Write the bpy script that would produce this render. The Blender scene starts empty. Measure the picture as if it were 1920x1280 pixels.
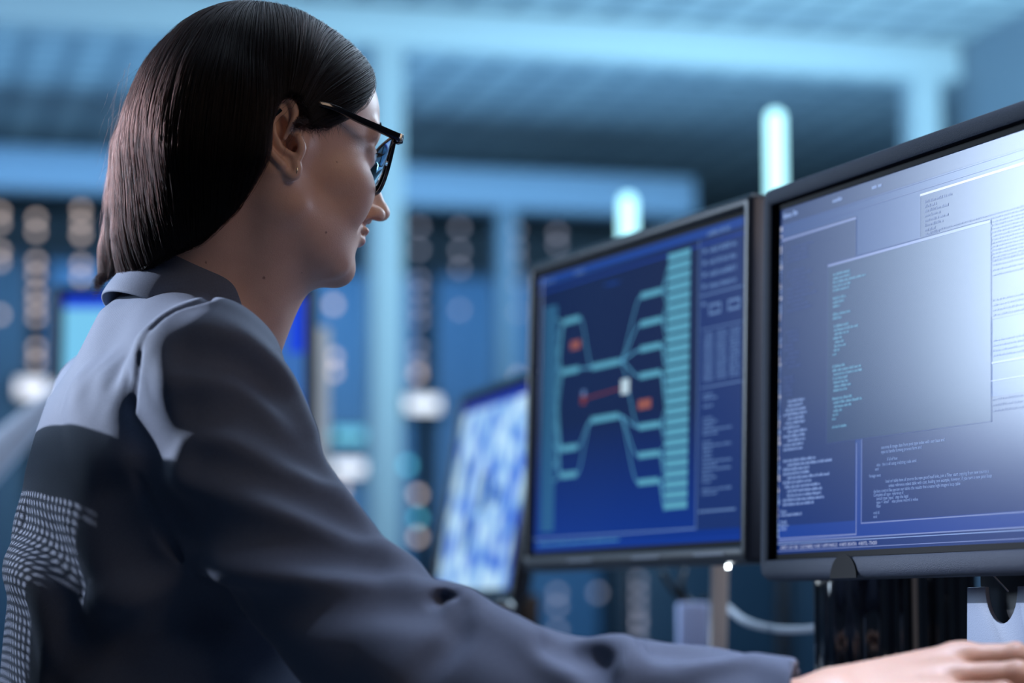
import bpy, bmesh, math, random
import numpy as np
from mathutils import Vector, Matrix

# ------------------------------------------------------------------ camera
FPX = 85.0 / 36.0 * 1920.0
CAM = np.array([0.0, 0.0, 0.85])
PITCH = math.radians(6.42)
FWD = np.array([0, math.cos(PITCH), math.sin(PITCH)])
UPV = np.array([0, -math.sin(PITCH), math.cos(PITCH)])
RGT = np.array([1.0, 0, 0])
sc = bpy.context.scene
cam_data = bpy.data.cameras.new('camera')
cam = bpy.data.objects.new('camera', cam_data)
sc.collection.objects.link(cam)
sc.camera = cam
cam.location = CAM
cam.rotation_euler = (math.pi / 2 + PITCH, 0, 0)
cam_data.lens = 85.0
cam_data.sensor_width = 36.0
cam_data.clip_end = 60
cam_data.dof.use_dof = True
cam_data.dof.focus_distance = 2.0
cam_data.dof.aperture_fstop = 2.9
cam_data.dof.aperture_blades = 0

# ------------------------------------------------------------------ view, world, lights
sc.view_settings.view_transform = 'Standard'
sc.view_settings.look = 'None'
sc.view_settings.exposure = 0.0
sc.view_settings.gamma = 1.0
sc.view_settings.use_curve_mapping = False
sc.cycles.use_denoising = True
sc.cycles.max_bounces = 6
sc.cycles.sample_clamp_indirect = 6.0

world = bpy.data.worlds.new('world')
sc.world = world
world.use_nodes = True
world.node_tree.nodes['Background'].inputs[0].default_value = (0.03, 0.075, 0.16, 1)
world.node_tree.nodes['Background'].inputs[1].default_value = 0.72


def area(name, loc, target, size, power, color, size_y=None, spread=180):
    d = bpy.data.lights.new(name, 'AREA')
    d.energy = power
    d.color = color
    d.size = size
    d.spread = math.radians(spread)
    if size_y:
        d.shape = 'RECTANGLE'
        d.size_y = size_y
    o = bpy.data.objects.new(name, d)
    sc.collection.objects.link(o)
    o.location = loc
    o.rotation_euler = (Vector(target) - Vector(loc)).to_track_quat('-Z', 'Y').to_euler()
    return o


# hard white-blue lamp to the left of the desk: lights the back and the hair, casts the chair's shade
sp = bpy.data.lights.new('spot_lamp_light', 'SPOT')
sp.energy = 300
sp.color = (0.72, 0.80, 1.0)
sp.spot_size = math.radians(27)
sp.spot_blend = 0.55
sp.shadow_soft_size = 0.011
spo = bpy.data.objects.new('spot_lamp_light', sp)
sc.collection.objects.link(spo)
spo.location = (-1.85, 2.80, 1.68)
spo.rotation_euler = (Vector((-0.50, 2.08, 0.99)) - Vector(spo.location)).to_track_quat('-Z', 'Y').to_euler()
# unseen soft lamp added beyond the left edge: haze on the matte monitor screen
area('wall_panel_light', (-2.33, 3.46, 1.70), (0.4, 1.86, 1.12), 0.75, 58, (0.62, 0.78, 1.0))
# soft lamp ahead of her, over the monitors: rim on forehead, nose, cheek and sleeve top
area('desk_row_light', (1.5, 3.9, 2.2), (-0.2, 2.0, 1.1), 0.7, 40, (0.62, 0.80, 1.0))
# dim warm fill lamp, unseen, added high on the camera's right
area('aisle_light', (1.5, 0.2, 2.3), (-0.2, 2.0, 1.1), 0.9, 10, (1.0, 0.72, 0.54))
# monitor glow on face and hands
area('screen_glow_light', (0.42, 2.25, 1.15), (-0.2, 1.95, 1.1), 0.35, 2.4, (0.55, 0.70, 1.0))

# unseen soft overhead lamp, added to brighten shoulders, folds and cuffs
area('ceiling_panel_light', (0.15, 2.35, 2.56), (-0.05, 1.95, 0.9), 0.9, 13, (0.66, 0.80, 1.0))
# narrow unseen overhead lamp, added to light hand and cuff
area('desk_downlight', (0.50, 1.55, 2.5), (0.18, 1.72, 0.8), 0.12, 1.0, (0.68, 0.76, 1.0), spread=26)


def P(px, py, D):
    """point of the photograph's pixel (px, py) at view depth D metres"""
    return CAM + D * (FWD + (px - 960) / FPX * RGT - (py - 640) / FPX * UPV)


def ray(px, py):
    d = FWD + (px - 960) / FPX * RGT - (py - 640) / FPX * UPV
    return d / np.linalg.norm(d)


# ------------------------------------------------------------------ materials
def node_mat(name):
    m = bpy.data.materials.new(name)
    m.use_nodes = True
    return m, m.node_tree.nodes, m.node_tree.links, m.node_tree.nodes['Principled BSDF']


def mat(name, color, rough=0.5, metal=0.0, bump=0.0, scale=200.0, vary=0.0, emit=None, estr=0.0, spec=0.5, coat=0.0):
    m, N, L, b = node_mat(name)
    b.inputs['Base Color'].default_value = (*color, 1)
    b.inputs['Roughness'].default_value = rough
    b.inputs['Metallic'].default_value = metal
    b.inputs['Specular IOR Level'].default_value = spec
    b.inputs['Coat Weight'].default_value = coat
    tc = N.new('ShaderNodeTexCoord')
    nz = N.new('ShaderNodeTexNoise')
    nz.inputs['Scale'].default_value = scale
    nz.inputs['Detail'].default_value = 3
    L.new(tc.outputs['Object'], nz.inputs['Vector'])
    if bump:
        bp = N.new('ShaderNodeBump')
        bp.inputs['Strength'].default_value = bump
        bp.inputs['Distance'].default_value = 0.001
        L.new(nz.outputs['Fac'], bp.inputs['Height'])
        L.new(bp.outputs['Normal'], b.inputs['Normal'])
    if vary:
        mx = N.new('ShaderNodeMix')
        mx.data_type = 'RGBA'
        mx.inputs[6].default_value = (*[c * (1 - vary) for c in color], 1)
        mx.inputs[7].default_value = (*[min(1, c * (1 + vary)) for c in color], 1)
        L.new(nz.outputs['Fac'], mx.inputs[0])
        L.new(mx.outputs[2], b.inputs['Base Color'])
    if emit:
        b.inputs['Emission Color'].default_value = (*emit, 1)
        b.inputs['Emission Strength'].default_value = estr
    return m


# ------------------------------------------------------------------ object helpers
def link(o, parent=None):
    sc.collection.objects.link(o)
    if parent is not None:
        o.parent = parent
    return o


def tag(o, label=None, cat=None, group=None, kind=None):
    if label:
        o['label'] = label
    if cat:
        o['category'] = cat
    if group:
        o['group'] = group
    if kind:
        o['kind'] = kind
    return o


def empty(name, loc, label, cat, group=None):
    o = bpy.data.objects.new(name, None)
    o.empty_display_size = 0.05
    o.location = loc
    link(o)
    return tag(o, label, cat, group)


def mesh_obj(name, verts, faces, mats, parent=None, smooth=False, fm=None):
    me = bpy.data.meshes.new(name)
    off = np.zeros(3)
    if parent is not None:
        # world-space vertices, stored relative to the parents
        p = parent
        inv = Matrix.Identity(4)
        chain = []
        while p is not None:
            chain.append(p)
            p = p.parent
        M = Matrix.Identity(4)
        for q in reversed(chain):
            M = M @ Matrix.LocRotScale(q.location, q.rotation_euler, q.scale)
        inv = np.array(M.inverted())
        V = np.asarray(verts, float)
        V = V @ inv[:3, :3].T + inv[:3, 3]
    else:
        V = np.asarray(verts, float)
    if isinstance(faces, np.ndarray):
        nf, k = faces.shape
        me.vertices.add(len(V))
        me.vertices.foreach_set('co', V.astype(np.float32).ravel())
        me.loops.add(nf * k)
        me.loops.foreach_set('vertex_index', faces.astype(np.int32).ravel())
        me.polygons.add(nf)
        me.polygons.foreach_set('loop_start', np.arange(0, nf * k, k, dtype=np.int32))
        me.update(calc_edges=True)
    else:
        me.from_pydata([tuple(v) for v in V], [], faces)
        me.update()
    for m in (mats if isinstance(mats, (list, tuple)) else [mats]):
        me.materials.append(m)
    if fm is not None:
        me.polygons.foreach_set('material_index', np.asarray(fm, dtype=np.int32))
    if smooth:
        me.polygons.foreach_set('use_smooth', np.ones(len(me.polygons), dtype=bool))
    o = bpy.data.objects.new(name, me)
    link(o, parent)
    return o


class MB:
    """collects boxes, tubes and prisms given in world space into one mesh"""
    def __init__(self):
        self.v, self.f, self.m = [], [], []

    def add(self, verts, faces, mi=0):
        n = len(self.v)
        self.v.extend([tuple(map(float, p)) for p in verts])
        self.f.extend([tuple(i + n for i in f) for f in faces])
        self.m.extend([mi] * len(faces))
        return self

    def hexa(self, c, ax, ay, az, mi=0):
        c, ax, ay, az = map(lambda q: np.asarray(q, float), (c, ax, ay, az))
        vs = [c + sx * ax + sy * ay + sz * az for sz in (-1, 1) for sy in (-1, 1) for sx in (-1, 1)]
        fs = [(0, 2, 3, 1), (4, 5, 7, 6), (0, 1, 5, 4), (2, 6, 7, 3), (0, 4, 6, 2), (1, 3, 7, 5)]
        if np.dot(np.cross(ax, ay), az) < 0:
            fs = [tuple(reversed(f)) for f in fs]
        return self.add(vs, fs, mi)

    def tube(self, pts, r, seg=10, mi=0, cap=True, flat=1.0):
        pts = [np.asarray(p, float) for p in pts]
        n = len(pts)
        rs = r if hasattr(r, '__len__') else [r] * n
        vs = []
        t = pts[1] - pts[0]
        a = np.cross(t, [0.0, 0.0, 1.0])
        if np.linalg.norm(a) < 1e-6:
            a = np.array([1.0, 0, 0])
        for i, p in enumerate(pts):
            t = pts[min(i + 1, n - 1)] - pts[max(i - 1, 0)]
            t = t / (np.linalg.norm(t) + 1e-12)
            a = a - t * np.dot(a, t)
            a = a / (np.linalg.norm(a) + 1e-12)
            b = np.cross(t, a)
            for k in range(seg):
                w = 2 * math.pi * k / seg
                vs.append(p + rs[i] * (math.cos(w) * a * flat + math.sin(w) * b))
        fs = []
        for i in range(n - 1):
            for k in range(seg):
                k2 = (k + 1) % seg
                fs.append((i * seg + k, i * seg + k2, (i + 1) * seg + k2, (i + 1) * seg + k))
        if cap:
            fs.append(tuple(reversed(range(seg))))
            fs.append(tuple((n - 1) * seg + k for k in range(seg)))
        return self.add(vs, fs, mi)

    def prism(self, outline, depth, mi=0):
        """outline: list of 3-D points (one plane); extruded along vector depth"""
        o = [np.asarray(p, float) for p in outline]
        d = np.asarray(depth, float)
        n = len(o)
        fs = [tuple(range(n)), tuple(reversed(range(n, 2 * n)))]
        for i in range(n):
            j = (i + 1) % n
            fs.append((j, i, n + i, n + j))
        return self.add(o + [p + d for p in o], fs, mi)

    def build(self, name, mats, parent=None, smooth=False, bevel=0.0, seg=2):
        o = mesh_obj(name, self.v, self.f, mats, parent, smooth, self.m)
        bm = bmesh.new()
        bm.from_mesh(o.data)
        bmesh.ops.recalc_face_normals(bm, faces=bm.faces)
        bm.to_mesh(o.data)
        bm.free()
        if bevel:
            b = o.modifiers.new('bevel', 'BEVEL')
            b.width = bevel
            b.segments = seg
            b.limit_method = 'ANGLE'
            for p in o.data.polygons:
                p.use_smooth = True
        return o


def spline(pts, n):
    """Catmull-Rom through the points, n samples"""
    p = np.asarray(pts, float)
    p = np.vstack([2 * p[0] - p[1], p, 2 * p[-1] - p[-2]])
    m = len(p) - 3
    out = []
    for s in np.linspace(0, m - 1e-9, n):
        i = int(s)
        t = s - i
        a, b, c, d = p[i:i + 4]
        out.append(0.5 * ((2 * b) + (-a + c) * t + (2 * a - 5 * b + 4 * c - d) * t * t + (-a + 3 * b - 3 * c + d) * t ** 3))
    return np.array(out)
# ------------------------------------------------------------------ signed-distance modelling
def smin(a, b, k):
    if k <= 0:
        return np.minimum(a, b)
    h = np.clip(0.5 + 0.5 * (b - a) / k, 0, 1)
    return b + (a - b) * h - k * h * (1 - h)


def smax(a, b, k):
    return -smin(-a, -b, k)


def d_ell(p, c, r):
    q = p - c
    k0 = np.sqrt(np.sum((q / r) ** 2, -1))
    k1 = np.sqrt(np.sum((q / (r * r)) ** 2, -1)) + 1e-9
    return k0 * (k0 - 1) / k1


def d_cap(p, a, b, ra, rb):
    ab = b - a
    h = np.clip(((p - a) @ ab) / (ab @ ab + 1e-12), 0, 1)
    q = p - a - h[..., None] * ab
    return np.sqrt(np.sum(q * q, -1)) - (ra + (rb - ra) * h)


class SDF:
    """ordered operations; every one has a bounding sphere so that far blocks skip it"""
    def __init__(self, M=None):
        self.ops = []
        self.M = M          # (R, t): world = R @ local + t ; ops are given in local space

    def _add(self, kind, fn, k, c, rad, local):
        c = np.asarray(c, float)
        wc = (self.M[0] @ c + self.M[1]) if (local and self.M is not None) else c
        self.ops.append((kind, fn, k, wc, rad, local))

    def ell(self, c, r, k=0.01, kind='U', local=True, rot=None):
        c, r = np.asarray(c, float), np.asarray(r, float)
        if rot is None:
            fn = lambda p: d_ell(p, c, r)
        else:
            rot = np.asarray(rot, float)          # rows: the ellipsoid's own axes
            fn = lambda p: d_ell((p - c) @ rot.T, np.zeros(3), r)
        self._add(kind, fn, k, c, float(max(r)), local)

    def cap(self, a, b, ra, rb=None, k=0.01, kind='U', local=True):
        a, b = np.asarray(a, float), np.asarray(b, float)
        rb = ra if rb is None else rb
        self._add(kind, lambda p: d_cap(p, a, b, ra, rb), k, (a + b) / 2, float(np.linalg.norm(b - a) / 2 + max(ra, rb)), local)

    def chain(self, pts, rs, k=0.01, kind='U', local=True, inner=0.0):
        pts = [np.asarray(p, float) for p in pts]
        if not hasattr(rs, '__len__'):
            rs = [rs] * len(pts)
        rs = list(np.interp(np.linspace(0, 1, len(pts)), np.linspace(0, 1, len(rs)), rs))

        def fn(p):
            d = None
            for i in range(len(pts) - 1):
                e = d_cap(p, pts[i], pts[i + 1], rs[i], rs[i + 1])
                d = e if d is None else smin(d, e, inner)
            return d
        c = np.mean(pts, 0)
        rad = max(np.linalg.norm(q - c) for q in pts) + max(rs)
        self._add(kind, fn, k, c, float(rad), local)

    def fun(self, fn, c, rad, k=0.01, kind='U', local=True):
        self._add(kind, fn, k, c, rad, local)

    def ev(self, p, c=None, hd=1e9):
        d = np.full(p.shape[:-1], 1.0)
        pl = None
        for kind, fn, k, wc, rad, local in self.ops:
            if c is not None and np.linalg.norm(c - wc) - hd > rad + k + 0.012:
                continue
            if local and self.M is not None:
                if pl is None:
                    pl = (p - self.M[1]) @ self.M[0]
                q = pl
            else:
                q = p
            if kind == 'D':
                d = d + fn(q)
                continue
            e = fn(q)
            if kind == 'U':
                d = smin(d, e, k)
            elif kind == 'S':
                d = smax(d, -e, k)
            elif kind == 'I':
                d = smax(d, e, k)
        return d

    def hit(self, px, py, near=1.3, far=2.8, bias=0.0):
        """first point of the surface seen at a pixel"""
        dd = ray(px, py)
        t = near
        for _ in range(90):
            p = CAM + dd * t
            v = float(self.ev(p[None], p, 0.03)[0])
            if v < 0.0006:
                return p + dd * bias
            t += min(max(v * 0.7, 0.0005), 0.05) if v < 0.9 else 0.02
            if t > far:
                return None
        return CAM + dd * (t + bias)


def surface(field, lo, hi, h, B=24):
    """naive surface nets over blocks; returns vertices and quads"""
    lo = np.asarray(lo, float)
    hi = np.asarray(hi, float)
    N = np.ceil((hi - lo) / h).astype(int) + 2
    S = np.array([int(N[1] * N[2] * 4), int(N[2] * 2), 1], dtype=np.int64)
    hd = B * h * 0.5 * 1.7321
    keys, vpos, quads = [], [], []
    r = np.arange(B + 2)
    for bi in range(0, N[0], B):
        for bj in range(0, N[1], B):
            for bk in range(0, N[2], B):
                b0 = np.array([bi, bj, bk])
                c = lo + (b0 + B / 2) * h
                v = field.ev(c[None], c, hd)[0]
                if abs(v) > hd * 1.35 + 0.004:
                    continue
                # samples b0-1 .. b0+B
                g = np.stack(np.meshgrid(r + bi - 1, r + bj - 1, r + bk - 1, indexing='ij'), -1)
                F = field.ev(lo + g * h, c, hd + 2 * h)
                neg = F < 0
                s = neg[:-1, :-1, :-1].astype(int)
                cnt = sum(neg[i:i + B + 1, j:j + B + 1, k:k + B + 1].astype(int) for i in (0, 1) for j in (0, 1) for k in (0, 1))
                act = (cnt > 0) & (cnt < 8)
                if not act.any():
                    continue
                ai, aj, ak = np.nonzero(act)
                acc = np.zeros((len(ai), 3))
                n = np.zeros(len(ai))
                cs = [(i, j, k) for i in (0, 1) for j in (0, 1) for k in (0, 1)]
                for a in cs:
                    for ax in range(3):
                        if a[ax] == 1:
                            continue
                        b = list(a)
                        b[ax] = 1
                        fa = F[ai + a[0], aj + a[1], ak + a[2]]
                        fb = F[ai + b[0], aj + b[1], ak + b[2]]
                        cr = (fa < 0) != (fb < 0)
                        t = np.where(cr, fa / np.where(cr, fa - fb, 1), 0)
                        pt = np.tile(np.array(a, float), (len(ai), 1))
                        pt[:, ax] += t
                        acc[cr] += pt[cr]
                        n[cr] += 1
                G = np.stack([ai, aj, ak], -1) + b0 - 1
                vpos.append(lo + (G + acc / n[:, None]) * h)
                keys.append((G.astype(np.int64) + 1) @ S)
                for ax in range(3):
                    d = [0, 0, 0]
                    d[ax] = 1
                    A = neg[1:-1, 1:-1, 1:-1]
                    Bq = neg[1 + d[0]:B + 1 + d[0], 1 + d[1]:B + 1 + d[1], 1 + d[2]:B + 1 + d[2]]
                    ei, ej, ek = np.nonzero(A != Bq)
                    if not len(ei):
                        continue
                    E = np.stack([ei, ej, ek], -1) + b0 + 1    # +1: key offset
                    u, w = [(1, 2), (2, 0), (0, 1)][ax]
                    du = np.zeros(3, int)
                    du[u] = 1
                    dw = np.zeros(3, int)
                    dw[w] = 1
                    q = np.stack([(E - du - dw) @ S, (E - dw) @ S, E @ S, (E - du) @ S], -1)
                    fl = ~A[ei, ej, ek]
                    q[fl] = q[fl][:, ::-1]
                    quads.append(q)
    keys = np.concatenate(keys)
    vpos = np.concatenate(vpos)
    quads = np.concatenate(quads)
    uk, idx = np.unique(keys, return_index=True)
    vpos = vpos[idx]
    qi = np.searchsorted(uk, quads)
    ok = (qi < len(uk)).all(1)
    qi = qi[ok]
    quads = quads[ok]
    ok = (uk[qi] == quads).all(1)
    return vpos, qi[ok]


def largest(v, q):
    """keeps only the biggest connected piece"""
    lab = np.arange(len(v))
    while True:
        m = lab[q].min(1)
        new = lab.copy()
        for k in range(4):
            np.minimum.at(new, q[:, k], m)
        new = new[new]
        if (new == lab).all():
            break
        lab = new
    ids, n = np.unique(lab[q[:, 0]], return_counts=True)
    keep = lab[q[:, 0]] == ids[np.argmax(n)]
    q = q[keep]
    used = np.unique(q)
    mp = np.zeros(len(v), int)
    mp[used] = np.arange(len(used))
    return v[used], mp[q]


def relax(v, q, it=2, lam=0.5):
    """light Laplacian smoothing of a surface-net mesh"""
    e = np.concatenate([q[:, [0, 1]], q[:, [1, 2]], q[:, [2, 3]], q[:, [3, 0]]])
    e = np.concatenate([e, e[:, ::-1]])
    for _ in range(it):
        s = np.zeros_like(v)
        n = np.bincount(e[:, 0], minlength=len(v)).astype(float)
        for k in range(3):
            s[:, k] = np.bincount(e[:, 0], weights=v[e[:, 1], k], minlength=len(v))
        v = v + lam * (s / np.maximum(n, 1)[:, None] - v)
    return v
# ------------------------------------------------------------------ the person: frames
AZ, TH, RO = math.radians(31), math.radians(7), math.radians(0)
HF = np.array([math.cos(TH) * math.cos(AZ), math.cos(TH) * math.sin(AZ), -math.sin(TH)])
HL = np.array([-math.sin(AZ), math.cos(AZ), 0])
HU = np.cross(HF, HL)
HR = np.stack([HF, HL, HU], 1)           # world = HR @ local + HT
HT = P(495, 307, 2.04)
cm = 0.01


def hw(p):
    """head-local centimetres to world"""
    return np.asarray(p, float) * cm @ HR.T + HT


def hl(p):
    """world to head-local centimetres"""
    return (np.asarray(p, float) - HT) @ HR / cm


BAZ = math.radians(21)
BF = np.array([math.cos(BAZ), math.sin(BAZ), 0])
BL = np.array([-math.sin(BAZ), math.cos(BAZ), 0])
BZ = np.array([0, 0, 1.0])
SR = P(386, 708, 1.90)                    # right (near) shoulder joint
SL = SR + 0.335 * BL + 0.0 * BF
SM = (SR + SL) / 2
ELR = P(800, 1256, 1.79)                 # right elbow
WRR = P(1500, 1345, 1.72)                 # right wrist
ELL = SL + 0.17 * BF - 0.235 * BZ
WRL = P(1040, 1262, 2.02)

# ------------------------------------------------------------------ skin: head, neck, torso, arms and hands in one surface
def head_ops(s):
    def E(c, r, k=1.0, kind='U', rot=None):
        s.ell(np.array(c, float) * cm, np.array(r, float) * cm, k * cm, kind, True, rot)

    def E2(c, r, k=1.0, kind='U'):
        for sy in (1, -1):
            E((c[0], sy * c[1], c[2]), r, k, kind)

    def C(a, b, ra, rb=None, k=1.0, kind='U'):
        s.cap(np.array(a, float) * cm, np.array(b, float) * cm, ra * cm, (ra if rb is None else rb) * cm, k * cm, kind)

    def C2(a, b, ra, rb=None, k=1.0, kind='U'):
        for sy in (1, -1):
            C((a[0], sy * a[1], a[2]), (b[0], sy * b[1], b[2]), ra, rb, k, kind)

    E((-0.6, 0, 4.7), (9.0, 7.1, 8.0))
    E((3.9, 0, 5.2), (5.55, 5.9, 5.4), 2)          # forehead
    E((3.4, 0, -0.2), (5.9, 5.7, 6.2), 1.5)        # mid face
    E((5.9, 0, -4.6), (3.6, 3.3, 3.3), 1.4)        # muzzle
    E2((5.3, 3.9, -0.7), (2.2, 2.0, 1.8), 1.5)      # cheekbones
    E2((6.55, 3.5, -1.45), (2.1, 2.0, 1.9), 1.3)
    E2((6.3, 3.0, -3.0), (1.9, 1.9, 1.8), 1.3)      # raised smiling cheeks
    C2((1.0, 4.7, -4.2), (6.6, 2.0, -7.3), 1.6, 1.5, 1.6)
    E((3.8, 0, -4.6), (4.3, 4.9, 3.6), 1.5)
    E((7.9, 0, -7.6), (1.55, 1.9, 1.55), 0.9)       # chin
    C2((9.0, 0.8, 4.1), (7.6, 4.2, 3.9), 0.75, 0.7, 1.0)   # brow
    E2((9.75, 3.1, 1.75), (1.5, 1.6, 1.15), 1.0, 'S')  # eye sockets
    E2((7.4, 3.15, 1.85), (1.36, 1.42, 1.36), 0.35)
    # nose
    C((8.75, 0, 2.9), (11.1, 0, -1.4), 0.55, 0.72, 0.7)
    C((8.6, 0, 1.0), (9.9, 0, -2.0), 0.95, 1.0, 0.8)
    E((11.4, 0, -1.85), (0.88, 0.85, 0.76), 0.45)
    E2((10.2, 1.2, -2.35), (1.1, 0.66, 0.76), 0.3)
    E2((10.35, 1.2, -2.95), (0.62, 0.5, 0.5), 0.12, 'S')
    C((9.75, 0, -2.9), (9.7, 0, -3.9), 0.4, 0.35, 0.6)
    # nasolabial folds and smile corners
    C2((9.35, 1.9, -2.3), (8.2, 3.25, -4.3), 0.16, 0.16, 0.7, 'S')
    # lips
    E((9.15, 0, -4.1), (0.92, 2.2, 0.55), 0.4)
    E((8.95, 0, -4.95), (1.0, 1.95, 0.62), 0.4)
    s.chain([np.array(q, float) * cm for q in ((7.5, -3.0, -4.15), (8.9, -2.0, -4.5), (9.85, 0, -4.62), (8.9, 2.0, -4.5), (7.5, 3.0, -4.15))],
            0.05 * cm, 0.16 * cm, 'S')
    E((9.5, 0, -6.05), (0.75, 1.7, 0.42), 0.6, 'S')
    # eye openings
    E2((8.75, 3.15, 1.75), (1.0, 1.45, 0.42), 0.12, 'S')


EARPX = {  # outlines of the near ear, lifted onto its own tilted plane beside the head
    'helix': [(533, 262), (542, 244), (551, 226), (553, 210), (547, 194), (535, 185), (521, 186), (510, 200), (500, 221), (495, 245), (499, 270), (512, 292), (529, 311)],
    'lobe': [(529, 311), (540, 324), (550, 329), (557, 320), (556, 306), (553, 297)],
    'anti': [(519, 210), (512, 232), (516, 259), (529, 280), (545, 289), (553, 296)],
    'anti2': [(513, 228), (524, 212), (534, 203)],
    'tragus': [(560, 258), (565, 277), (562, 294)],
}
EO = hw((0.3, -7.55, 0.6))
EN = -(HL * math.cos(math.radians(24)) + HF * math.sin(math.radians(24)) * 1.0) * 1.0
EN = EN / np.linalg.norm(EN)


def ear_pt(px, py, lift=0.0):
    d = ray(px, py)
    t = np.dot(EO - CAM, EN) / np.dot(d, EN)
    return CAM + d * t + EN * lift


def ear_ops(s):
    ax = ear_pt(527, 200) - ear_pt(527, 245)
    ax /= np.linalg.norm(ax)
    bx = np.cross(EN, ax)
    rot = np.stack([EN, ax, bx])
    K = lambda k, n, lift: spline([ear_pt(x, y, lift) for x, y in EARPX[k]], n)
    s.ell(ear_pt(527, 243) - EN * 0.0065, (0.0055, 0.026, 0.0145), 0.005, 'U', False, rot)
    s.ell(ear_pt(543, 310) - EN * 0.0030, (0.0040, 0.0090, 0.0062), 0.003, 'U', False, rot)
    s.cap(ear_pt(548, 258) - EN * 0.020, ear_pt(530, 258) - EN * 0.008, 0.016, 0.010, 0.010, 'U', False)
    s.ell(ear_pt(541, 270) + EN * 0.001, (0.0125, 0.0088, 0.0062), 0.002, 'S', False, rot)     # concha
    s.ell(ear_pt(528, 240) + EN * 0.001, (0.0100, 0.0100, 0.0048), 0.002, 'S', False, rot)
    s.chain(K('helix', 22, 0.0028), [0.0018, 0.0029, 0.0038, 0.0037, 0.0033, 0.0034, 0.0038], 0.0008, 'U', False, 0)
    s.chain(K('lobe', 12, -0.0002), [0.0036, 0.0048, 0.0046, 0.0030], 0.003, 'U', False, 0)
    s.chain(K('anti', 14, 0.0002), [0.0020, 0.0030, 0.0031, 0.0026], 0.0016, 'U', False, 0)
    s.chain(K('anti2', 6, -0.0006), [0.0022, 0.0018], 0.002, 'U', False, 0)
    s.chain(K('tragus', 8, 0.0006), [0.0030, 0.0044, 0.0030], 0.003, 'U', False, 0)
    s.cap(ear_pt(550, 275) + EN * 0.002, ear_pt(556, 275) - EN * 0.012, 0.0032, 0.0024, 0.002, 'S', False)


def hand_ops(s, W, mcps, tips, thumb, rw):
    """palm wedge from wrist W to the four knuckles, four fingers, thumb; tips = per finger [pip, dip, tip]"""
    mcps = [np.asarray(m, float) for m in mcps]
    for i, m in enumerate(mcps):
        off = (m - np.mean(mcps, 0)) * 0.45
        s.cap(W + off, m, rw * 0.72, 0.0115, 0.012, 'U', False)
    for i, (m, t) in enumerate(zip(mcps, tips)):
        s.cap(m + (m - t[0]) * 0.2, t[0], 0.0102, 0.0086, 0.006, 'U', False)
        s.cap(t[0], t[1], 0.0084, 0.0074, 0.003, 'U', False)
        s.cap(t[1], t[2], 0.0074, 0.0064, 0.003, 'U', False)
        s.ell(t[0], (0.0094,) * 3, 0.003, 'U', False)
    s.chain(thumb, [0.015, 0.0115, 0.0098, 0.0085], 0.01, 'U', False, 0.004)


skin = SDF((HR, HT))
head_ops(skin)
# neck and torso
N0 = hw((-1.6, 0, -2.0))
N1 = P(385, 575, 2.06)
skin.cap(N0, N1, 0.050, 0.053, 0.022, 'U', False)
skin.cap(N1, SM - BZ * 0.03 + BF * 0.01, 0.050, 0.060, 0.03, 'U', False)
skin.cap(hw((2.6, 0, -5.6)), SM + BF * 0.055 + BZ * 0.03, 0.034, 0.040, 0.03, 'U', False)
# sternomastoid and trapezius on both sides
for sy in (1, -1):
    skin.cap(hw((-1.2, sy * 5.6, -1.6)), SM + BF * 0.075 + BL * sy * 0.018 + BZ * 0.012, 0.013, 0.010, 0.022, 'U', False)
    skin.cap(N1 - BZ * 0.015, SM + BL * sy * 0.14 - BZ * 0.012, 0.036, 0.030, 0.03, 'U', False)
LOW = np.array([SM[0] - 0.015, SM[1] + 0.0, 0.56])
skin.ell(SM - BZ * 0.13, (0.080, 0.14, 0.19), 0.05, 'U', False, np.stack([BF, BL, BZ]))
skin.ell(LOW + BZ * 0.14, (0.085, 0.135, 0.20), 0.05, 'U', False, np.stack([BF, BL, BZ]))
for S_, E_, W_ in ((SR, ELR, WRR), (SL, ELL, WRL)):
    if E_ is ELR:
        skin.chain([S_, P(452, 868, 1.88), P(548, 1045, 1.85), P(676, 1188, 1.82), E_], [0.038, 0.037, 0.035, 0.033], 0.03, 'U', False, 0.01)
    else:
        skin.cap(S_, E_, 0.038, 0.033, 0.03, 'U', False)
    skin.cap(E_, W_, 0.032, 0.0245, 0.012, 'U', False)
# right hand: rolled a little, index knuckle on top, fingers reaching right
mc = [P(1806, 1232, 1.752), P(1790, 1268, 1.728), P(1764, 1304, 1.708), P(1730, 1338, 1.694)]
tp = [[P(1905, 1228, 1.745), P(1968, 1246, 1.74), P(2015, 1278, 1.738)],
      [P(1908, 1262, 1.715), P(1975, 1288, 1.708), P(2012, 1328, 1.705)],
      [P(1880, 1302, 1.690), P(1945, 1328, 1.685), P(1980, 1368, 1.683)],
      [P(1825, 1345, 1.674), P(1880, 1368, 1.668), P(1912, 1395, 1.666)]]
th = [P(1600, 1345, 1.745), P(1690, 1350, 1.775), P(1780, 1352, 1.785), P(1850, 1362, 1.785)]
hand_ops(skin, P(1545, 1322, 1.72), mc, tp, th, 0.0245)
skin.cap(WRR, P(1560, 1322, 1.72), 0.0245, 0.0225, 0.01, 'U', False)
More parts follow.
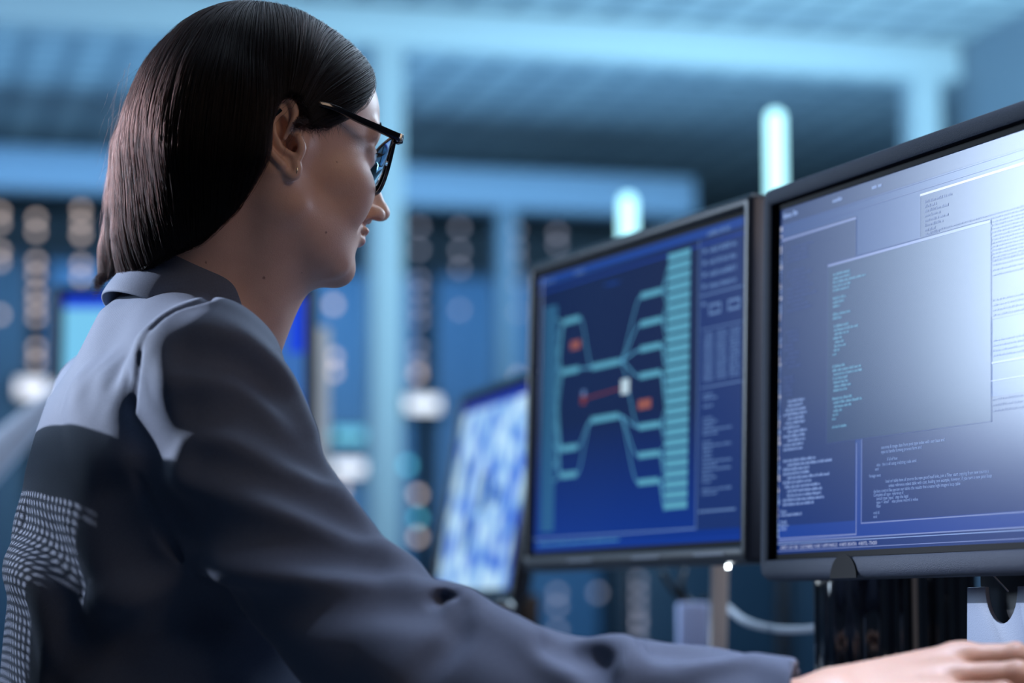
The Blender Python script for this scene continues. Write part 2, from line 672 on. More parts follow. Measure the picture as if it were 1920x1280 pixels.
# left hand lying flat on the desk edge behind the sleeve
lw = WRL
ax_ = np.array([0.97, -0.2, -0.06])
up_ = np.array([0.0, 0.25, 0.97])
sd_ = np.cross(ax_, up_)
m2 = [lw + ax_ * 0.078 + sd_ * (i - 1.5) * 0.019 - up_ * 0.004 for i in range(4)]
t2 = [[m + ax_ * 0.036 * f + up_ * 0.004, m + ax_ * 0.060 * f - up_ * 0.008, m + ax_ * 0.076 * f - up_ * 0.022] for m, f in zip(m2, (0.85, 1.0, 1.05, 0.95))]
hand_ops(skin, lw + ax_ * 0.01, m2, t2, [lw + ax_ * 0.015 + sd_ * 0.02, lw + ax_ * 0.045 + sd_ * 0.042 - up_ * 0.01, lw + ax_ * 0.075 + sd_ * 0.05 - up_ * 0.016], 0.022)
import time as _t
_t0 = _t.time()
ear_ops(skin)
v1, q1 = surface(skin, (-0.62, 1.80, 1.03), (0.0, 2.36, 1.42), 0.00115)
v1 = relax(v1, q1, 2, 0.4)
v2, q2 = surface(skin, (-0.62, 1.55, 0.50), (0.55, 2.60, 1.034), 0.0020)
v2 = relax(v2, q2, 1, 0.4)
v = np.concatenate([v1, v2])
q = np.concatenate([q1, q2 + len(v1)])
print('skin', len(v), _t.time() - _t0)


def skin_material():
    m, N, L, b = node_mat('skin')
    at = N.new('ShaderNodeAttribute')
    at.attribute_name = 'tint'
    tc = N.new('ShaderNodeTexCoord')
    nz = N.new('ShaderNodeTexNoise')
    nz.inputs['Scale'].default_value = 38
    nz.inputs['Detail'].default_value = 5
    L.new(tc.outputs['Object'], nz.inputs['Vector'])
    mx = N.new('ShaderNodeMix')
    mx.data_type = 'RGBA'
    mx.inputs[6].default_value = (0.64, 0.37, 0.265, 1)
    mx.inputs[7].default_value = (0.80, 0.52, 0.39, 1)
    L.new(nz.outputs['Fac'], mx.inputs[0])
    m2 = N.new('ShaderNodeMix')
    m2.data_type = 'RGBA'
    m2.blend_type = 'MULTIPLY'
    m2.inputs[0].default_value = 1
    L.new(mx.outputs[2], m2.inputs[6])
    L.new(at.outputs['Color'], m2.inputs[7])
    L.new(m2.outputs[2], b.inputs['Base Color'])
    b.inputs['Roughness'].default_value = 0.42
    b.inputs['Subsurface Weight'].default_value = 0.12
    b.inputs['Subsurface Radius'].default_value = (0.010, 0.004, 0.002)
    b.inputs['Subsurface Scale'].default_value = 0.6
    n2 = N.new('ShaderNodeTexNoise')
    n2.inputs['Scale'].default_value = 900
    n2.inputs['Detail'].default_value = 4
    L.new(tc.outputs['Object'], n2.inputs['Vector'])
    bp = N.new('ShaderNodeBump')
    bp.inputs['Strength'].default_value = 0.25
    bp.inputs['Distance'].default_value = 0.0008
    L.new(n2.outputs['Fac'], bp.inputs['Height'])
    L.new(bp.outputs['Normal'], b.inputs['Normal'])
    return m


M_skin = skin_material()
person = empty('person', (float(LOW[0]), float(LOW[1]), 0.5),
               'seated woman in grey-blue blazer and black glasses, arm reaching to the keyboard', 'person')
body = mesh_obj('body', v, q, M_skin, person, True)
tint = np.ones((len(v), 4), np.float32)
L_ = hl(v)


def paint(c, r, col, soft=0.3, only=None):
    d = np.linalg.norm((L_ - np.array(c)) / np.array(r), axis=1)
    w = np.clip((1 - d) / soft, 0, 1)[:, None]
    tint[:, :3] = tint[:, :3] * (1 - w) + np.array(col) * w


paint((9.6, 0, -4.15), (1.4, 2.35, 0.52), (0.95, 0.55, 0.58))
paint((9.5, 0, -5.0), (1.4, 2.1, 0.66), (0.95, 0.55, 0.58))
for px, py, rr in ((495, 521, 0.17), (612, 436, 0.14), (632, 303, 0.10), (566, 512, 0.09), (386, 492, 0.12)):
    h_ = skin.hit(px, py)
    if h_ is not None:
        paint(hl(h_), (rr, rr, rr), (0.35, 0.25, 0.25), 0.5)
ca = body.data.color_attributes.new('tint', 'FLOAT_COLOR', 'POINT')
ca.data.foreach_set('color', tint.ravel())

# eyes
M_eye, N_, Lk_, b_ = node_mat('eye')
tc_ = N_.new('ShaderNodeTexCoord')
vm = N_.new('ShaderNodeVectorMath')
vm.operation = 'DOT_PRODUCT'
nm = N_.new('ShaderNodeVectorMath')
nm.operation = 'NORMALIZE'
Lk_.new(tc_.outputs['Object'], nm.inputs[0])
Lk_.new(nm.outputs[0], vm.inputs[0])
vm.inputs[1].default_value = (1, 0, 0)
cr = N_.new('ShaderNodeValToRGB')
cr.color_ramp.elements[0].position = 0.86
cr.color_ramp.elements[0].color = (0.80, 0.78, 0.76, 1)
cr.color_ramp.elements[1].position = 0.88
cr.color_ramp.elements[1].color = (0.10, 0.13, 0.14, 1)
e_ = cr.color_ramp.elements.new(0.955)
e_.color = (0.16, 0.22, 0.22, 1)
e_ = cr.color_ramp.elements.new(0.965)
e_.color = (0.004, 0.004, 0.004, 1)
Lk_.new(vm.outputs['Value'], cr.inputs[0])
Lk_.new(cr.outputs[0], b_.inputs['Base Color'])
b_.inputs['Roughness'].default_value = 0.08
b_.inputs['Coat Weight'].default_value = 1.0
for sy in (-1, 1):
    bm = bmesh.new()
    bmesh.ops.create_uvsphere(bm, u_segments=48, v_segments=32, radius=0.0122)
    me = bpy.data.meshes.new('eye')
    bm.to_mesh(me)
    bm.free()
    me.materials.append(M_eye)
    for p_ in me.polygons:
        p_.use_smooth = True
    o = bpy.data.objects.new('eye', me)
    o.location = Vector(hw((7.52, sy * 3.15, 1.82))) - person.location
    o.rotation_euler = Matrix(HR.tolist()).to_euler()
    link(o, person)

# lashes and brow hairs
M_dark = mat('dark_hair', (0.012, 0.009, 0.008), 0.4)
for sy in (-1, 1):
    mb = MB()
    for i in range(26):
        a = (i / 25 - 0.5) * 2.0
        base = np.array((7.52 + 1.32 * math.cos(a) * 0.985, sy * (3.15 + 1.28 * math.sin(a)), 2.10 - 0.05 * a * a))
        out = np.array((math.cos(a), sy * math.sin(a), 0))
        pts = [hw(base), hw(base + out * 0.35 + np.array((0, 0, 0.02))), hw(base + out * 0.75 + np.array((0, 0, 0.28)))]
        mb.tube(pts, [0.00022, 0.00018, 0.00005], 5)
    mb.build('eyelashes', M_dark, person)
    mb = MB()
    rb = random.Random(4 + sy)
    for i in range(150):
        u = rb.random()
        base = np.array((9.55 - 2.0 * u ** 1.6, sy * (1.3 + 3.4 * u), 4.05 + 0.5 * math.sin(u * 2.6) + rb.uniform(-.22, .22) * (1 - u * 0.6)))
        w0 = hw(base)
        dirv = hw(base + np.array((-0.25, sy * 0.45, 0.15))) - w0
        nrm = hw(base + np.array((1, sy * 0.5 * u, 0))) - w0
        nrm /= np.linalg.norm(nrm)
        # drop the root onto the skin
        for _ in range(6):
            w0 = w0 - nrm * float(skin.ev(w0[None], w0, 0.02)[0])
        mb.tube([w0, w0 + dirv * 0.5 + nrm * 0.0008, w0 + dirv + nrm * 0.0006], [0.00016, 0.00014, 0.00004], 4)
    mb.build('eyebrow', M_dark, person)
# ------------------------------------------------------------------ glasses (worn) and earring
M_frame = mat('black_acetate', (0.006, 0.006, 0.008), 0.12, coat=0.4)
M_metal = mat('hinge_metal', (0.7, 0.68, 0.62), 0.25, 1.0)
M_gold = mat('earring_gold', (0.85, 0.66, 0.40), 0.22, 1.0)
M_lens, N_, Lk_, b_ = node_mat('lens_glass')
b_.inputs['Base Color'].default_value = (0.93, 0.96, 1, 1)
b_.inputs['Roughness'].default_value = 0.0
b_.inputs['IOR'].default_value = 1.08
b_.inputs['Transmission Weight'].default_value = 1.0

gl = bpy.data.objects.new('eyeglasses', None)
gl.location = Vector(hw((9.2, 0, 1.2))) - person.location
link(gl, person)


def lens_outline(sy, n=48, grow=0.0):
    """rounded wayfarer lens in the front plane (y, z cm)"""
    pts = [(1.15, 2.45), (2.6, 3.1), (4.6, 3.35), (6.25, 3.2), (6.45, 2.1), (6.0, 0.2), (5.0, -0.95), (3.6, -1.25), (2.2, -0.95), (1.4, 0.1), (1.05, 1.4)]
    c = np.array([3.75, 1.1])
    p = spline(np.array(pts + pts[:3]), 14 * 12)
    p = p[:int(len(p) * 11 / 13)]
    p = p[::3]
    p = c + (p - c) * (1 + grow)
    return p


def front_x(y, z):
    return 9.55 - 0.020 * y * y - 0.10 * (2.9 - z) * 0.9


mb_frame = MB()
for sy in (-1, 1):
    o_ = lens_outline(sy, grow=0.07)
    i_ = lens_outline(sy, grow=-0.045)
    n = len(o_)
    vs = []
    for (ya, za), (yb, zb) in zip(o_, i_):
        for y_, z_, dx in ((ya, za, 0.17), (yb, zb, 0.13), (yb, zb, -0.13), (ya, za, -0.17)):
            vs.append(hw((front_x(y_, z_) + dx, sy * y_, z_)))
    fs = []
    for k in range(n):
        k2 = (k + 1) % n
        for a in range(4):
            a2 = (a + 1) % 4
            fs.append((k * 4 + a, k * 4 + a2, k2 * 4 + a2, k2 * 4 + a))
    mb_frame.add(vs, fs)
    ln = MB()
    vs = [hw((front_x(y_, z_) + dx, sy * y_, z_)) for dx in (0.04, -0.04) for y_, z_ in i_]
    cn = [hw((front_x(3.75, 1.1) + dx + 0.18, sy * 3.75, 1.1)) for dx in (0.04, -0.04)]
    m_ = len(i_)
    fs = [(2 * m_, k, (k + 1) % m_) for k in range(m_)] + [(2 * m_ + 1, m_ + (k + 1) % m_, m_ + k) for k in range(m_)]
    fs += [(k, m_ + k, m_ + (k + 1) % m_, (k + 1) % m_) for k in range(m_)]
    lo = ln.add(vs + cn, fs).build('lens', M_lens, gl, True)
    # temple
    w0, w1, w2, w3 = (9.35, 6.95, 2.75), (5.0, 7.25, 2.75), (1.2, 7.35, 2.7), (-1.0, 7.3, 0.6)
    path = spline([hw((a, sy * b, c)) for a, b, c in ((9.0, 6.78, 3.1), (8.4, 7.05, 3.14), (5.0, 7.5, 3.55), (1.6, 7.75, 4.0), (-1.2, 6.9, 3.8), (-3.0, 6.5, 2.0))], 30)
    tb = MB()
    hh = np.interp(np.linspace(0, 1, 30), [0, 0.15, 0.5, 1], [0.0035, 0.0034, 0.0024, 0.0020])
    vs, fs = [], []
    for i, p_ in enumerate(path):
        t_ = path[min(i + 1, 29)] - path[max(i - 1, 0)]
        t_ /= np.linalg.norm(t_)
        side = HL * sy
        side = side - t_ * np.dot(side, t_)
        side /= np.linalg.norm(side)
        upd = np.cross(t_, side)
        for su, ss in ((-1, -1), (1, -1), (1, 1), (-1, 1)):
            vs.append(p_ + upd * hh[i] * su + side * 0.0016 * ss)
        if i:
            for a in range(4):
                a2 = (a + 1) % 4
                fs.append(((i - 1) * 4 + a, (i - 1) * 4 + a2, i * 4 + a2, i * 4 + a))
    fs += [(0, 1, 2, 3), (119, 118, 117, 116)]
    to = tb.add(vs, fs).build('temple', M_frame, gl, False, 0.0007)
    hb = MB()
    hb.hexa(hw((9.0, sy * 6.93, 3.1)), HF * 0.0012, HL * 0.0018, HU * 0.0036)
    hb.build('hinge', M_metal, to, False, 0.0004)
    # end piece that joins front and temple
    mb_frame.hexa(hw((9.1, sy * 6.55, 3.1)), HF * 0.0020, HL * 0.0040, HU * 0.0042)
mb_frame.tube(spline([hw((front_x(1.1, 2.0), sy_ * 1.15, 1.9 + b_)) for sy_, b_ in ((-1, 0), (-0.5, 0.35), (0.5, 0.35), (1, 0))], 14), 0.0022, 10)
mb_frame.build('frame', M_frame, gl, False, 0.0006)

er = MB()
le = ear_pt(557, 316, 0.003)
er.tube(spline([le + EN * 0.0012, le + EN * 0.0014 - HU * 0.003, le - HU * 0.006, le - EN * 0.004 - HU * 0.004], 12), 0.0005, 8)
er.tube([ear_pt(534, 322, -0.006), ear_pt(524, 324, -0.010)], 0.0004, 6)
er.build('earring', M_gold, person, True)
# ------------------------------------------------------------------ hair
hair = SDF((HR, HT))


def xh(z):
    return np.interp(z, [0.2, 1.5, 2.6, 4.0, 5.4, 7.5, 9.6, 11], [-1.2, -0.4, 2.3, 4.4, 5.9, 7.2, 8.2, 8.6]) * cm


hair.ell(np.array((-0.9, 0, 5.0)) * cm, np.array((9.9, 7.75, 8.65)) * cm, 0.01)
hair.ell(np.array((3.8, 0, 5.6)) * cm, np.array((6.0, 6.5, 5.75)) * cm, 0.02)
hair.ell(np.array((-3.5, 0, 2.0)) * cm, np.array((8.2, 7.6, 7.0)) * cm, 0.02)
hair.fun(lambda p: (p[..., 0] - xh(p[..., 2] / cm)) * 0.75, (0, 0, 0.03), 0.3, 0.006, 'I')


def back_cut(p):   # behind the ear and over the neck the hair stays behind this slanted line
    z = p[..., 2] / cm
    return (p[..., 0] - np.interp(z, [-12, -9.7, -8.3, -5.6, -2, 1.7, 2.3, 2.9], [-9.5, -7.6, -5.8, -4.2, -3.1, -3.1, -1.0, 8.0]) * cm) * 0.7


curt = [  # hanging locks from the head to the collar, near side to far side
    ([(452, 205, 1.975), (450, 290, 1.975), (436, 370, 1.985), (402, 440, 2.00), (345, 500, 2.02)], [0.018, 0.022, 0.021, 0.019, 0.012]),
    ([(408, 180, 1.985), (380, 290, 1.985), (358, 380, 2.00), (326, 450, 2.02), (300, 500, 2.03)], [0.026, 0.030, 0.029, 0.022, 0.008]),
    ([(348, 180, 2.03), (313, 290, 2.03), (301, 380, 2.035), (286, 460, 2.045), (258, 530, 2.05)], [0.030, 0.033, 0.031, 0.025, 0.012]),
    ([(318, 190, 2.09), (292, 290, 2.09), (276, 390, 2.095), (252, 480, 2.12), (236, 545, 2.15), (226, 600, 2.17)], [0.030, 0.031, 0.028, 0.020, 0.011, 0.006]),
    ([(345, 200, 2.14), (312, 300, 2.14), (284, 400, 2.14), (254, 490, 2.15), (234, 555, 2.17), (222, 612, 2.19)], [0.028, 0.030, 0.027, 0.019, 0.010, 0.005]),
]
for pts, rs in curt:
    hair.chain([P(*p) for p in pts], rs, 0.030, 'U', False, 0.03)
hair.fun(back_cut, (0, 0, -0.03), 0.4, 0.005, 'I')
for sy in (1, -1):
    ec_ = hl(ear_pt(530, 240)) * cm
    ec_ = np.array((ec_[0], abs(ec_[1]) * sy, ec_[2]))
    hair.ell(ec_, (0.0175, 0.030, 0.0285), 0.004, 'S')
hv, hq = surface(hair, (-0.62, 1.80, 1.03), (-0.05, 2.36, 1.44), 0.0026)
hv = relax(hv, hq, 8, 0.5)


def hair_material(name, col, rough, vary=0.35):
    m, N, L, b = node_mat(name)
    N.remove(b)
    h = N.new('ShaderNodeBsdfHairPrincipled')
    h.parametrization = 'COLOR'
    h.inputs['Color'].default_value = (*col, 1)
    h.inputs['Roughness'].default_value = rough
    h.inputs['Radial Roughness'].default_value = 0.35
    h.inputs['IOR'].default_value = 1.30
    h.inputs['Random Roughness'].default_value = 0.3
    L.new(h.outputs[0], N['Material Output'].inputs['Surface'])
    return m


M_cap = mat('hair_under', (0.004, 0.003, 0.003), 0.6, spec=0.1)
M_hair = hair_material('hair_strands', (0.0034, 0.0013, 0.0010), 0.32)
hcap = mesh_obj('hair', hv, hq, M_cap, person, True)
print('hair', len(hv), _t.time() - _t0)


def grad(f, p, h=0.0015):
    g = np.zeros_like(p)
    for k in range(3):
        d = np.zeros(3)
        d[k] = h
        g[:, k] = f.ev(p + d) - f.ev(p - d)
    return g / (np.linalg.norm(g, axis=1)[:, None] + 1e-12)


rng = np.random.default_rng(7)
NS = 11000
# seeds spread over the visible outside of the hair
cand = hv[rng.integers(0, len(hv), NS * 4)]
lc = hl(cand)
gc = grad(hair, cand)
vis = ((cand - CAM) * gc).sum(1) < 0.10 * np.linalg.norm(cand - CAM, axis=1)
cand = cand[vis][:NS]
NS = len(cand)


def flow(p):
    l = hl(p)
    x, y, z = l[:, 0], l[:, 1], l[:, 2]
    sy = np.where(y > 0, 1, -1)
    # upper front: sweep back and down towards a point behind the ear; the rest falls down
    A = np.stack([np.full_like(x, -7.5), sy * 8.5, np.full_like(x, -3.0)], 1)
    g1 = A - l
    g1 /= np.linalg.norm(g1, axis=1)[:, None]
    # around the crown leave the parting sideways
    part = np.clip(1 - np.abs(y) / 3.0, 0, 1) * np.clip((z - 7) / 4, 0, 1)
    g1[:, 1] += sy * part * 0.9
    w = np.clip((x + 3.0) / 5.0, 0, 1)[:, None]
    dn = np.tile(np.array([[0.0, 0.0, -1.0]]), (len(p), 1)) + np.array([[-0.10, 0, 0]])
    g = (g1 @ HR.T) * w + dn * (1 - w)
    return g


STEP = 0.0042
NP_ = 18
back = 5
seg = [cand]
p = cand.copy()
for i in range(NP_ - 1):
    n = grad(hair, p)
    g = flow(p)
    g = g - n * (g * n).sum(1)[:, None]
    g /= np.linalg.norm(g, axis=1)[:, None] + 1e-9
    p = p + g * STEP
    d = hair.ev(p)
    p = p - n * np.clip(d, -0.004, 0.0022)[:, None]
    seg.append(p)
S = np.stack(seg, 1)                       # (NS, NP_, 3)
lift = rng.gamma(1.4, 0.00055, NS)
t = np.linspace(0, 1, NP_)
nn = grad(hair, S[:, NP_ // 2])
clump = rng.normal(0, 0.0007, (NS, 1, 3))
S = S + nn[:, None, :] * (lift[:, None] * np.sin(t * math.pi * 0.9)[None, :] + 0.0004)[..., None] + clump * (t[None, :, None] - 0.3)
# loose fly-aways at the back
fly = []
for i in range(46):
    x0 = rng.uniform(215, 330)
    y0 = rng.uniform(90, 330)
    D0 = rng.uniform(2.05, 2.13)
    b0 = P(x0, y0, D0)
    pts = []
    side = rng.uniform(-30, 6)
    L0 = rng.uniform(90, 260)
    for k in range(NP_):
        u = k / (NP_ - 1)
        pts.append(P(x0 - (x0 - 205) * min(1, u * 1.5) * 0.9 + side * u * u + 3 * math.sin(u * 5 + i), y0 + L0 * u, D0))
    fly.append(pts)
S = np.concatenate([S, np.array(fly)])
NS = len(S)
# baby hairs: temple, hairline and nape
wisp = []
rw = random.Random(3)
for i in range(170):
    m_ = rw.random()
    if m_ < 0.8:
        x0, y0, dx, dy = rw.uniform(560, 640), rw.uniform(222, 242), rw.uniform(-6, 16), rw.uniform(8, 34)
        y0 -= max(0, x0 - 600) * 0.35
    elif m_ < 2:
        u_ = rw.random()
        x0, y0, dx, dy = 640 + 44 * u_, 205 - 70 * u_, rw.uniform(4, 16), rw.uniform(-2, 10)
    else:
        u_ = rw.random()
        x0, y0, dx, dy = 470 - 70 * u_, 350 + 110 * u_, rw.uniform(0, 22), rw.uniform(10, 40)
    h_ = skin.hit(x0, y0)
    if h_ is None:
        continue
    pts, p_ = [], None
    for k in range(NP_):
        u = k / (NP_ - 1)
        if k % 8 == 0 or p_ is None:
            g_ = skin.hit(x0 + dx * u, y0 + dy * u * u)
            p_ = g_ if g_ is not None else p_
        D_ = float((p_ - CAM) @ FWD) - 0.0006 - 0.0012 * u
        pts.append(P(x0 + dx * u + 2 * math.sin(3 * u + i), y0 + dy * u, D_))
    wisp.append(pts)
NW = len(wisp)
S = np.concatenate([S, np.array(wisp)])
NS = len(S)
hc = bpy.data.hair_curves.new('strands')
hc.add_curves([NP_] * NS)
loc = np.array(person.location) + np.array(hcap.location)
hc.points.foreach_set('position', (S - loc).astype(np.float32).ravel())
ra = hc.attributes.new('radius', 'FLOAT', 'POINT')
rad = np.tile(0.00013 * (1 - 0.75 * t ** 2), (NS, 1))
rad[-46 - NW:] *= 0.55
ra.data.foreach_set('value', rad.astype(np.float32).ravel())
hc.materials.append(M_hair)
ho = bpy.data.objects.new('strands', hc)
link(ho, hcap)
ho['kind'] = 'stuff'
print('strands', _t.time() - _t0)
# ------------------------------------------------------------------ blazer
def fabric(name, c1, c2):
    m, N, L, b = node_mat(name)
    tc = N.new('ShaderNodeTexCoord')
    w = []
    for ax in ('X', 'Z'):
        wv = N.new('ShaderNodeTexWave')
        wv.bands_direction = ax
        wv.inputs['Scale'].default_value = 420
        wv.inputs['Distortion'].default_value = 1.5
        wv.inputs['Detail'].default_value = 1
        L.new(tc.outputs['Object'], wv.inputs['Vector'])
        w.append(wv)
    mu = N.new('ShaderNodeMath')
    mu.operation = 'ADD'
    L.new(w[0].outputs['Fac'], mu.inputs[0])
    L.new(w[1].outputs['Fac'], mu.inputs[1])
    nz = N.new('ShaderNodeTexNoise')
    nz.inputs['Scale'].default_value = 700
    L.new(tc.outputs['Object'], nz.inputs['Vector'])
    mx = N.new('ShaderNodeMix')
    mx.data_type = 'RGBA'
    mx.inputs[6].default_value = (*c1, 1)
    mx.inputs[7].default_value = (*c2, 1)
    L.new(nz.outputs['Fac'], mx.inputs[0])
    L.new(mx.outputs[2], b.inputs['Base Color'])
    bp = N.new('ShaderNodeBump')
    bp.inputs['Strength'].default_value = 0.25
    bp.inputs['Distance'].default_value = 0.0004
    L.new(mu.outputs[0], bp.inputs['Height'])
    L.new(bp.outputs['Normal'], b.inputs['Normal'])
    b.inputs['Roughness'].default_value = 0.75
    b.inputs['Specular IOR Level'].default_value = 0.25
    b.inputs['Sheen Weight'].default_value = 0.35
    b.inputs['Sheen Roughness'].default_value = 0.4
    b.inputs['Sheen Tint'].default_value = (0.8, 0.85, 1, 1)
    return m


M_cloth = fabric('wool_cloth', (0.095, 0.120, 0.178), (0.14, 0.17, 0.24))
cloth = SDF()
ZS = np.array([0.40, 0.60, 0.75, 0.88, 0.97, 1.035, 1.075, 1.105, 1.130])
AS = np.array([0.150, 0.140, 0.130, 0.122, 0.108, 0.090, 0.076, 0.066, 0.040])
BS = np.array([0.200, 0.180, 0.170, 0.190, 0.198, 0.182, 0.125, 0.088, 0.055])
CX = np.interp(ZS, [0.4, 0.8, 1.03, 1.13], [0.02, 0.0, 0.002, 0.022])


CC = P(401, 583, 2.07)
tl = math.radians(29)
CF = BF * math.cos(tl) - BZ * math.sin(tl)
CN = BF * math.sin(tl) + BZ * math.cos(tl)


def torso(p):
    z = p[..., 2]
    a = np.interp(z, ZS, AS)
    b = np.interp(z, ZS, BS)
    c = np.interp(z, ZS, CX)
    q = p - SM
    f = q @ BF - c
    l = q @ BL
    k = np.sqrt((f / a) ** 2 + (l / b) ** 2)
    d = (k - 1) * np.minimum(a, b)
    return np.maximum(d * 0.9, z - 1.135)


cloth.fun(torso, (SM[0], SM[1], 0.8), 0.46, 0.02)
RAD = [0.0555, 0.0555, 0.058, 0.0580, 0.057, 0.055, 0.050, 0.0455, 0.041]
RP = [P(390, 702, 1.895), P(456, 868, 1.875), P(548, 1040, 1.85), P(676, 1180, 1.82), P(800, 1256, 1.79), P(960, 1310, 1.775), P(1150, 1330, 1.75), P(1330, 1338, 1.735), P(1492, 1346, 1.72)]
cloth.chain(RP, RAD, 0.016, 'U', False, 0.012)
LP = [SL, SL * 0.5 + ELL * 0.5, ELL, ELL * 0.5 + WRL * 0.5, WRL - (WRL - ELL) * 0.10]
cloth.chain(LP, [0.0595, 0.058, 0.054, 0.046, 0.038], 0.03, 'U', False, 0.012)
for S_ in (SR, SL):
    cloth.cap(S_ + BZ * 0.006, SM + (S_ - SM) * 0.35 + BZ * 0.050, 0.046, 0.030, 0.03, 'U', False)
base_cloth = SDF()
base_cloth.ops = list(cloth.ops)


def fold(pts, r=0.010, out=0.0035, k=0.018, kind='U', n=12, taper=True):
    P3 = []
    for x, y in spline(pts, n):
        h_ = base_cloth.hit(x, y)
        if h_ is None:
            continue
        g = grad(base_cloth, h_[None])[0]
        P3.append((h_, g))
    if len(P3) < 3:
        return
    m = len(P3)
    prof = np.sin(np.linspace(0.12, 0.88, m) * math.pi) if taper else np.ones(m)
    out *= 1.35
    c = [h_ - g * (r - out * pr) if kind == 'U' else h_ + g * (r - out * pr) for (h_, g), pr in zip(P3, prof)]
    cloth.chain(c, [r] * m, k, kind, False, 0.0)


# sleeve folds fanning from the shoulder to the elbow
fold([(389, 612), (480, 660), (538, 722), (578, 800)], 0.012, 0.004)
fold([(330, 712), (400, 708), (470, 728), (540, 790), (600, 880)], 0.012, 0.0045)
fold([(380, 826), (440, 838), (520, 880), (610, 908), (680, 985)], 0.012, 0.0035)
fold([(340, 890), (454, 915), (557, 966), (660, 1010), (760, 1055)], 0.013, 0.0045)
fold([(330, 1010), (415, 1076), (500, 1092), (640, 1088), (790, 1108)], 0.013, 0.005)
fold([(360, 668), (450, 690), (515, 745), (560, 820)], 0.014, 0.0026, 0.02, 'S')
fold([(370, 770), (450, 780), (520, 830), (590, 880)], 0.014, 0.0026, 0.02, 'S')
fold([(380, 870), (470, 890), (560, 930), (660, 990)], 0.014, 0.0026, 0.02, 'S')
fold([(340, 960), (440, 1000), (560, 1030), (700, 1060)], 0.014, 0.0026, 0.02, 'S')
fold([(420, 1130), (560, 1140), (700, 1130), (790, 1140)], 0.014, 0.0026, 0.02, 'S')
# elbow bunch and forearm folds
fold([(770, 1050), (820, 1085), (862, 1120), (880, 1150)], 0.012, 0.006, 0.012)
fold([(815, 1128), (835, 1114), (852, 1128)], 0.007, 0.008, 0.006, 'S', 8)
fold([(868, 1150), (850, 1200), (815, 1240), (790, 1278)], 0.009, 0.005, 0.012, 'S')
fold([(885, 1140), (930, 1165), (1000, 1200), (1060, 1240)], 0.012, 0.005)
fold([(1100, 1208), (1160, 1216), (1185, 1240), (1160, 1278)], 0.012, 0.007, 0.012)
fold([(1190, 1250), (1260, 1262), (1330, 1240), (1400, 1236), (1480, 1256)], 0.010, 0.005, 0.012)
fold([(1230, 1228), (1300, 1222), (1360, 1218)], 0.010, 0.004, 0.012, 'S')
fold([(1040, 1216), (1110, 1240), (1130, 1278)], 0.010, 0.004, 0.012, 'S')
# armhole seam of the sleeve
fold([(405, 556), (330, 575), (280, 625), (253, 700), (244, 780), (250, 866), (285, 960), (340, 1040), (420, 1120)], 0.004, 0.0032, 0.004, 'S', 40, False)
fold([(262, 640), (238, 700), (229, 780), (237, 862)], 0.008, 0.0015, 0.012)
# back folds beside the seam
fold([(190, 700), (205, 780), (232, 850)], 0.014, 0.0015, 0.022)
fold([(150, 720), (160, 790), (190, 860)], 0.014, 0.0012, 0.022)
fold([(40, 980), (90, 1030), (140, 1120), (150, 1230)], 0.012, 0.004, 0.02, 'S')
fold([(20, 1060), (70, 1110), (100, 1200)], 0.012, 0.004, 0.02)
fold([(180, 1150), (260, 1130), (380, 1090)], 0.014, 0.004, 0.02)
fold([(110, 1278), (160, 1200), (260, 1180), (380, 1130)], 0.012, 0.004, 0.02, 'S')


def drape(p):
    return (0.0012 * np.sin(p[..., 0] * 55 + p[..., 2] * 38 + 1.5 * np.sin(p[..., 2] * 23 + p[..., 1] * 20))
            + 0.0008 * np.sin(p[..., 1] * 61 - p[..., 2] * 47 + 2.0 * np.sin(p[..., 0] * 31)))


cloth.fun(drape, (0, 2, 0.8), 2.0, 0, 'D')
# neck opening, front opening and cuffs
cloth.cap(CC - CN * 0.03 + CF * 0.012, CC + CN * 0.20 + CF * 0.012, 0.062, 0.066, 0.006, 'S', False)
cloth.cap(SM + BF * 0.125 + BZ * 0.03, SM + BF * 0.150 - BZ * 0.16, 0.040, 0.012, 0.004, 'S', False)
cloth.cap(RP[-2] + (RP[-1] - RP[-2]) * 0.3, RP[-1] + (RP[-1] - RP[-2]) * 0.5, 0.0375, 0.037, 0.002, 'S', False)
cloth.cap(LP[-1] - (LP[-1] - LP[-2]) * 0.3, LP[-1] + (LP[-1] - LP[-2]), 0.034, 0.034, 0.002, 'S', False)
wd = RP[-1] - RP[-2]
wd = wd / np.linalg.norm(wd)
cloth.fun(lambda p: (p - RP[-1]) @ wd, RP[-1], 0.08, 0.002, 'I')
cloth.ops[-1] = (*cloth.ops[-1][:4], 0.06, False)
wl = LP[-1] - LP[-2]
wl = wl / np.linalg.norm(wl)
bv, bq = surface(cloth, (-0.78, 1.60, 0.50), (0.40, 2.60, 1.16), 0.0026)
bv, bq = largest(*(relax(bv, bq, 2, 0.5), bq))
blazer = mesh_obj('blazer', bv, bq, M_cloth, person, True)
print('blazer', len(bv), _t.time() - _t0)

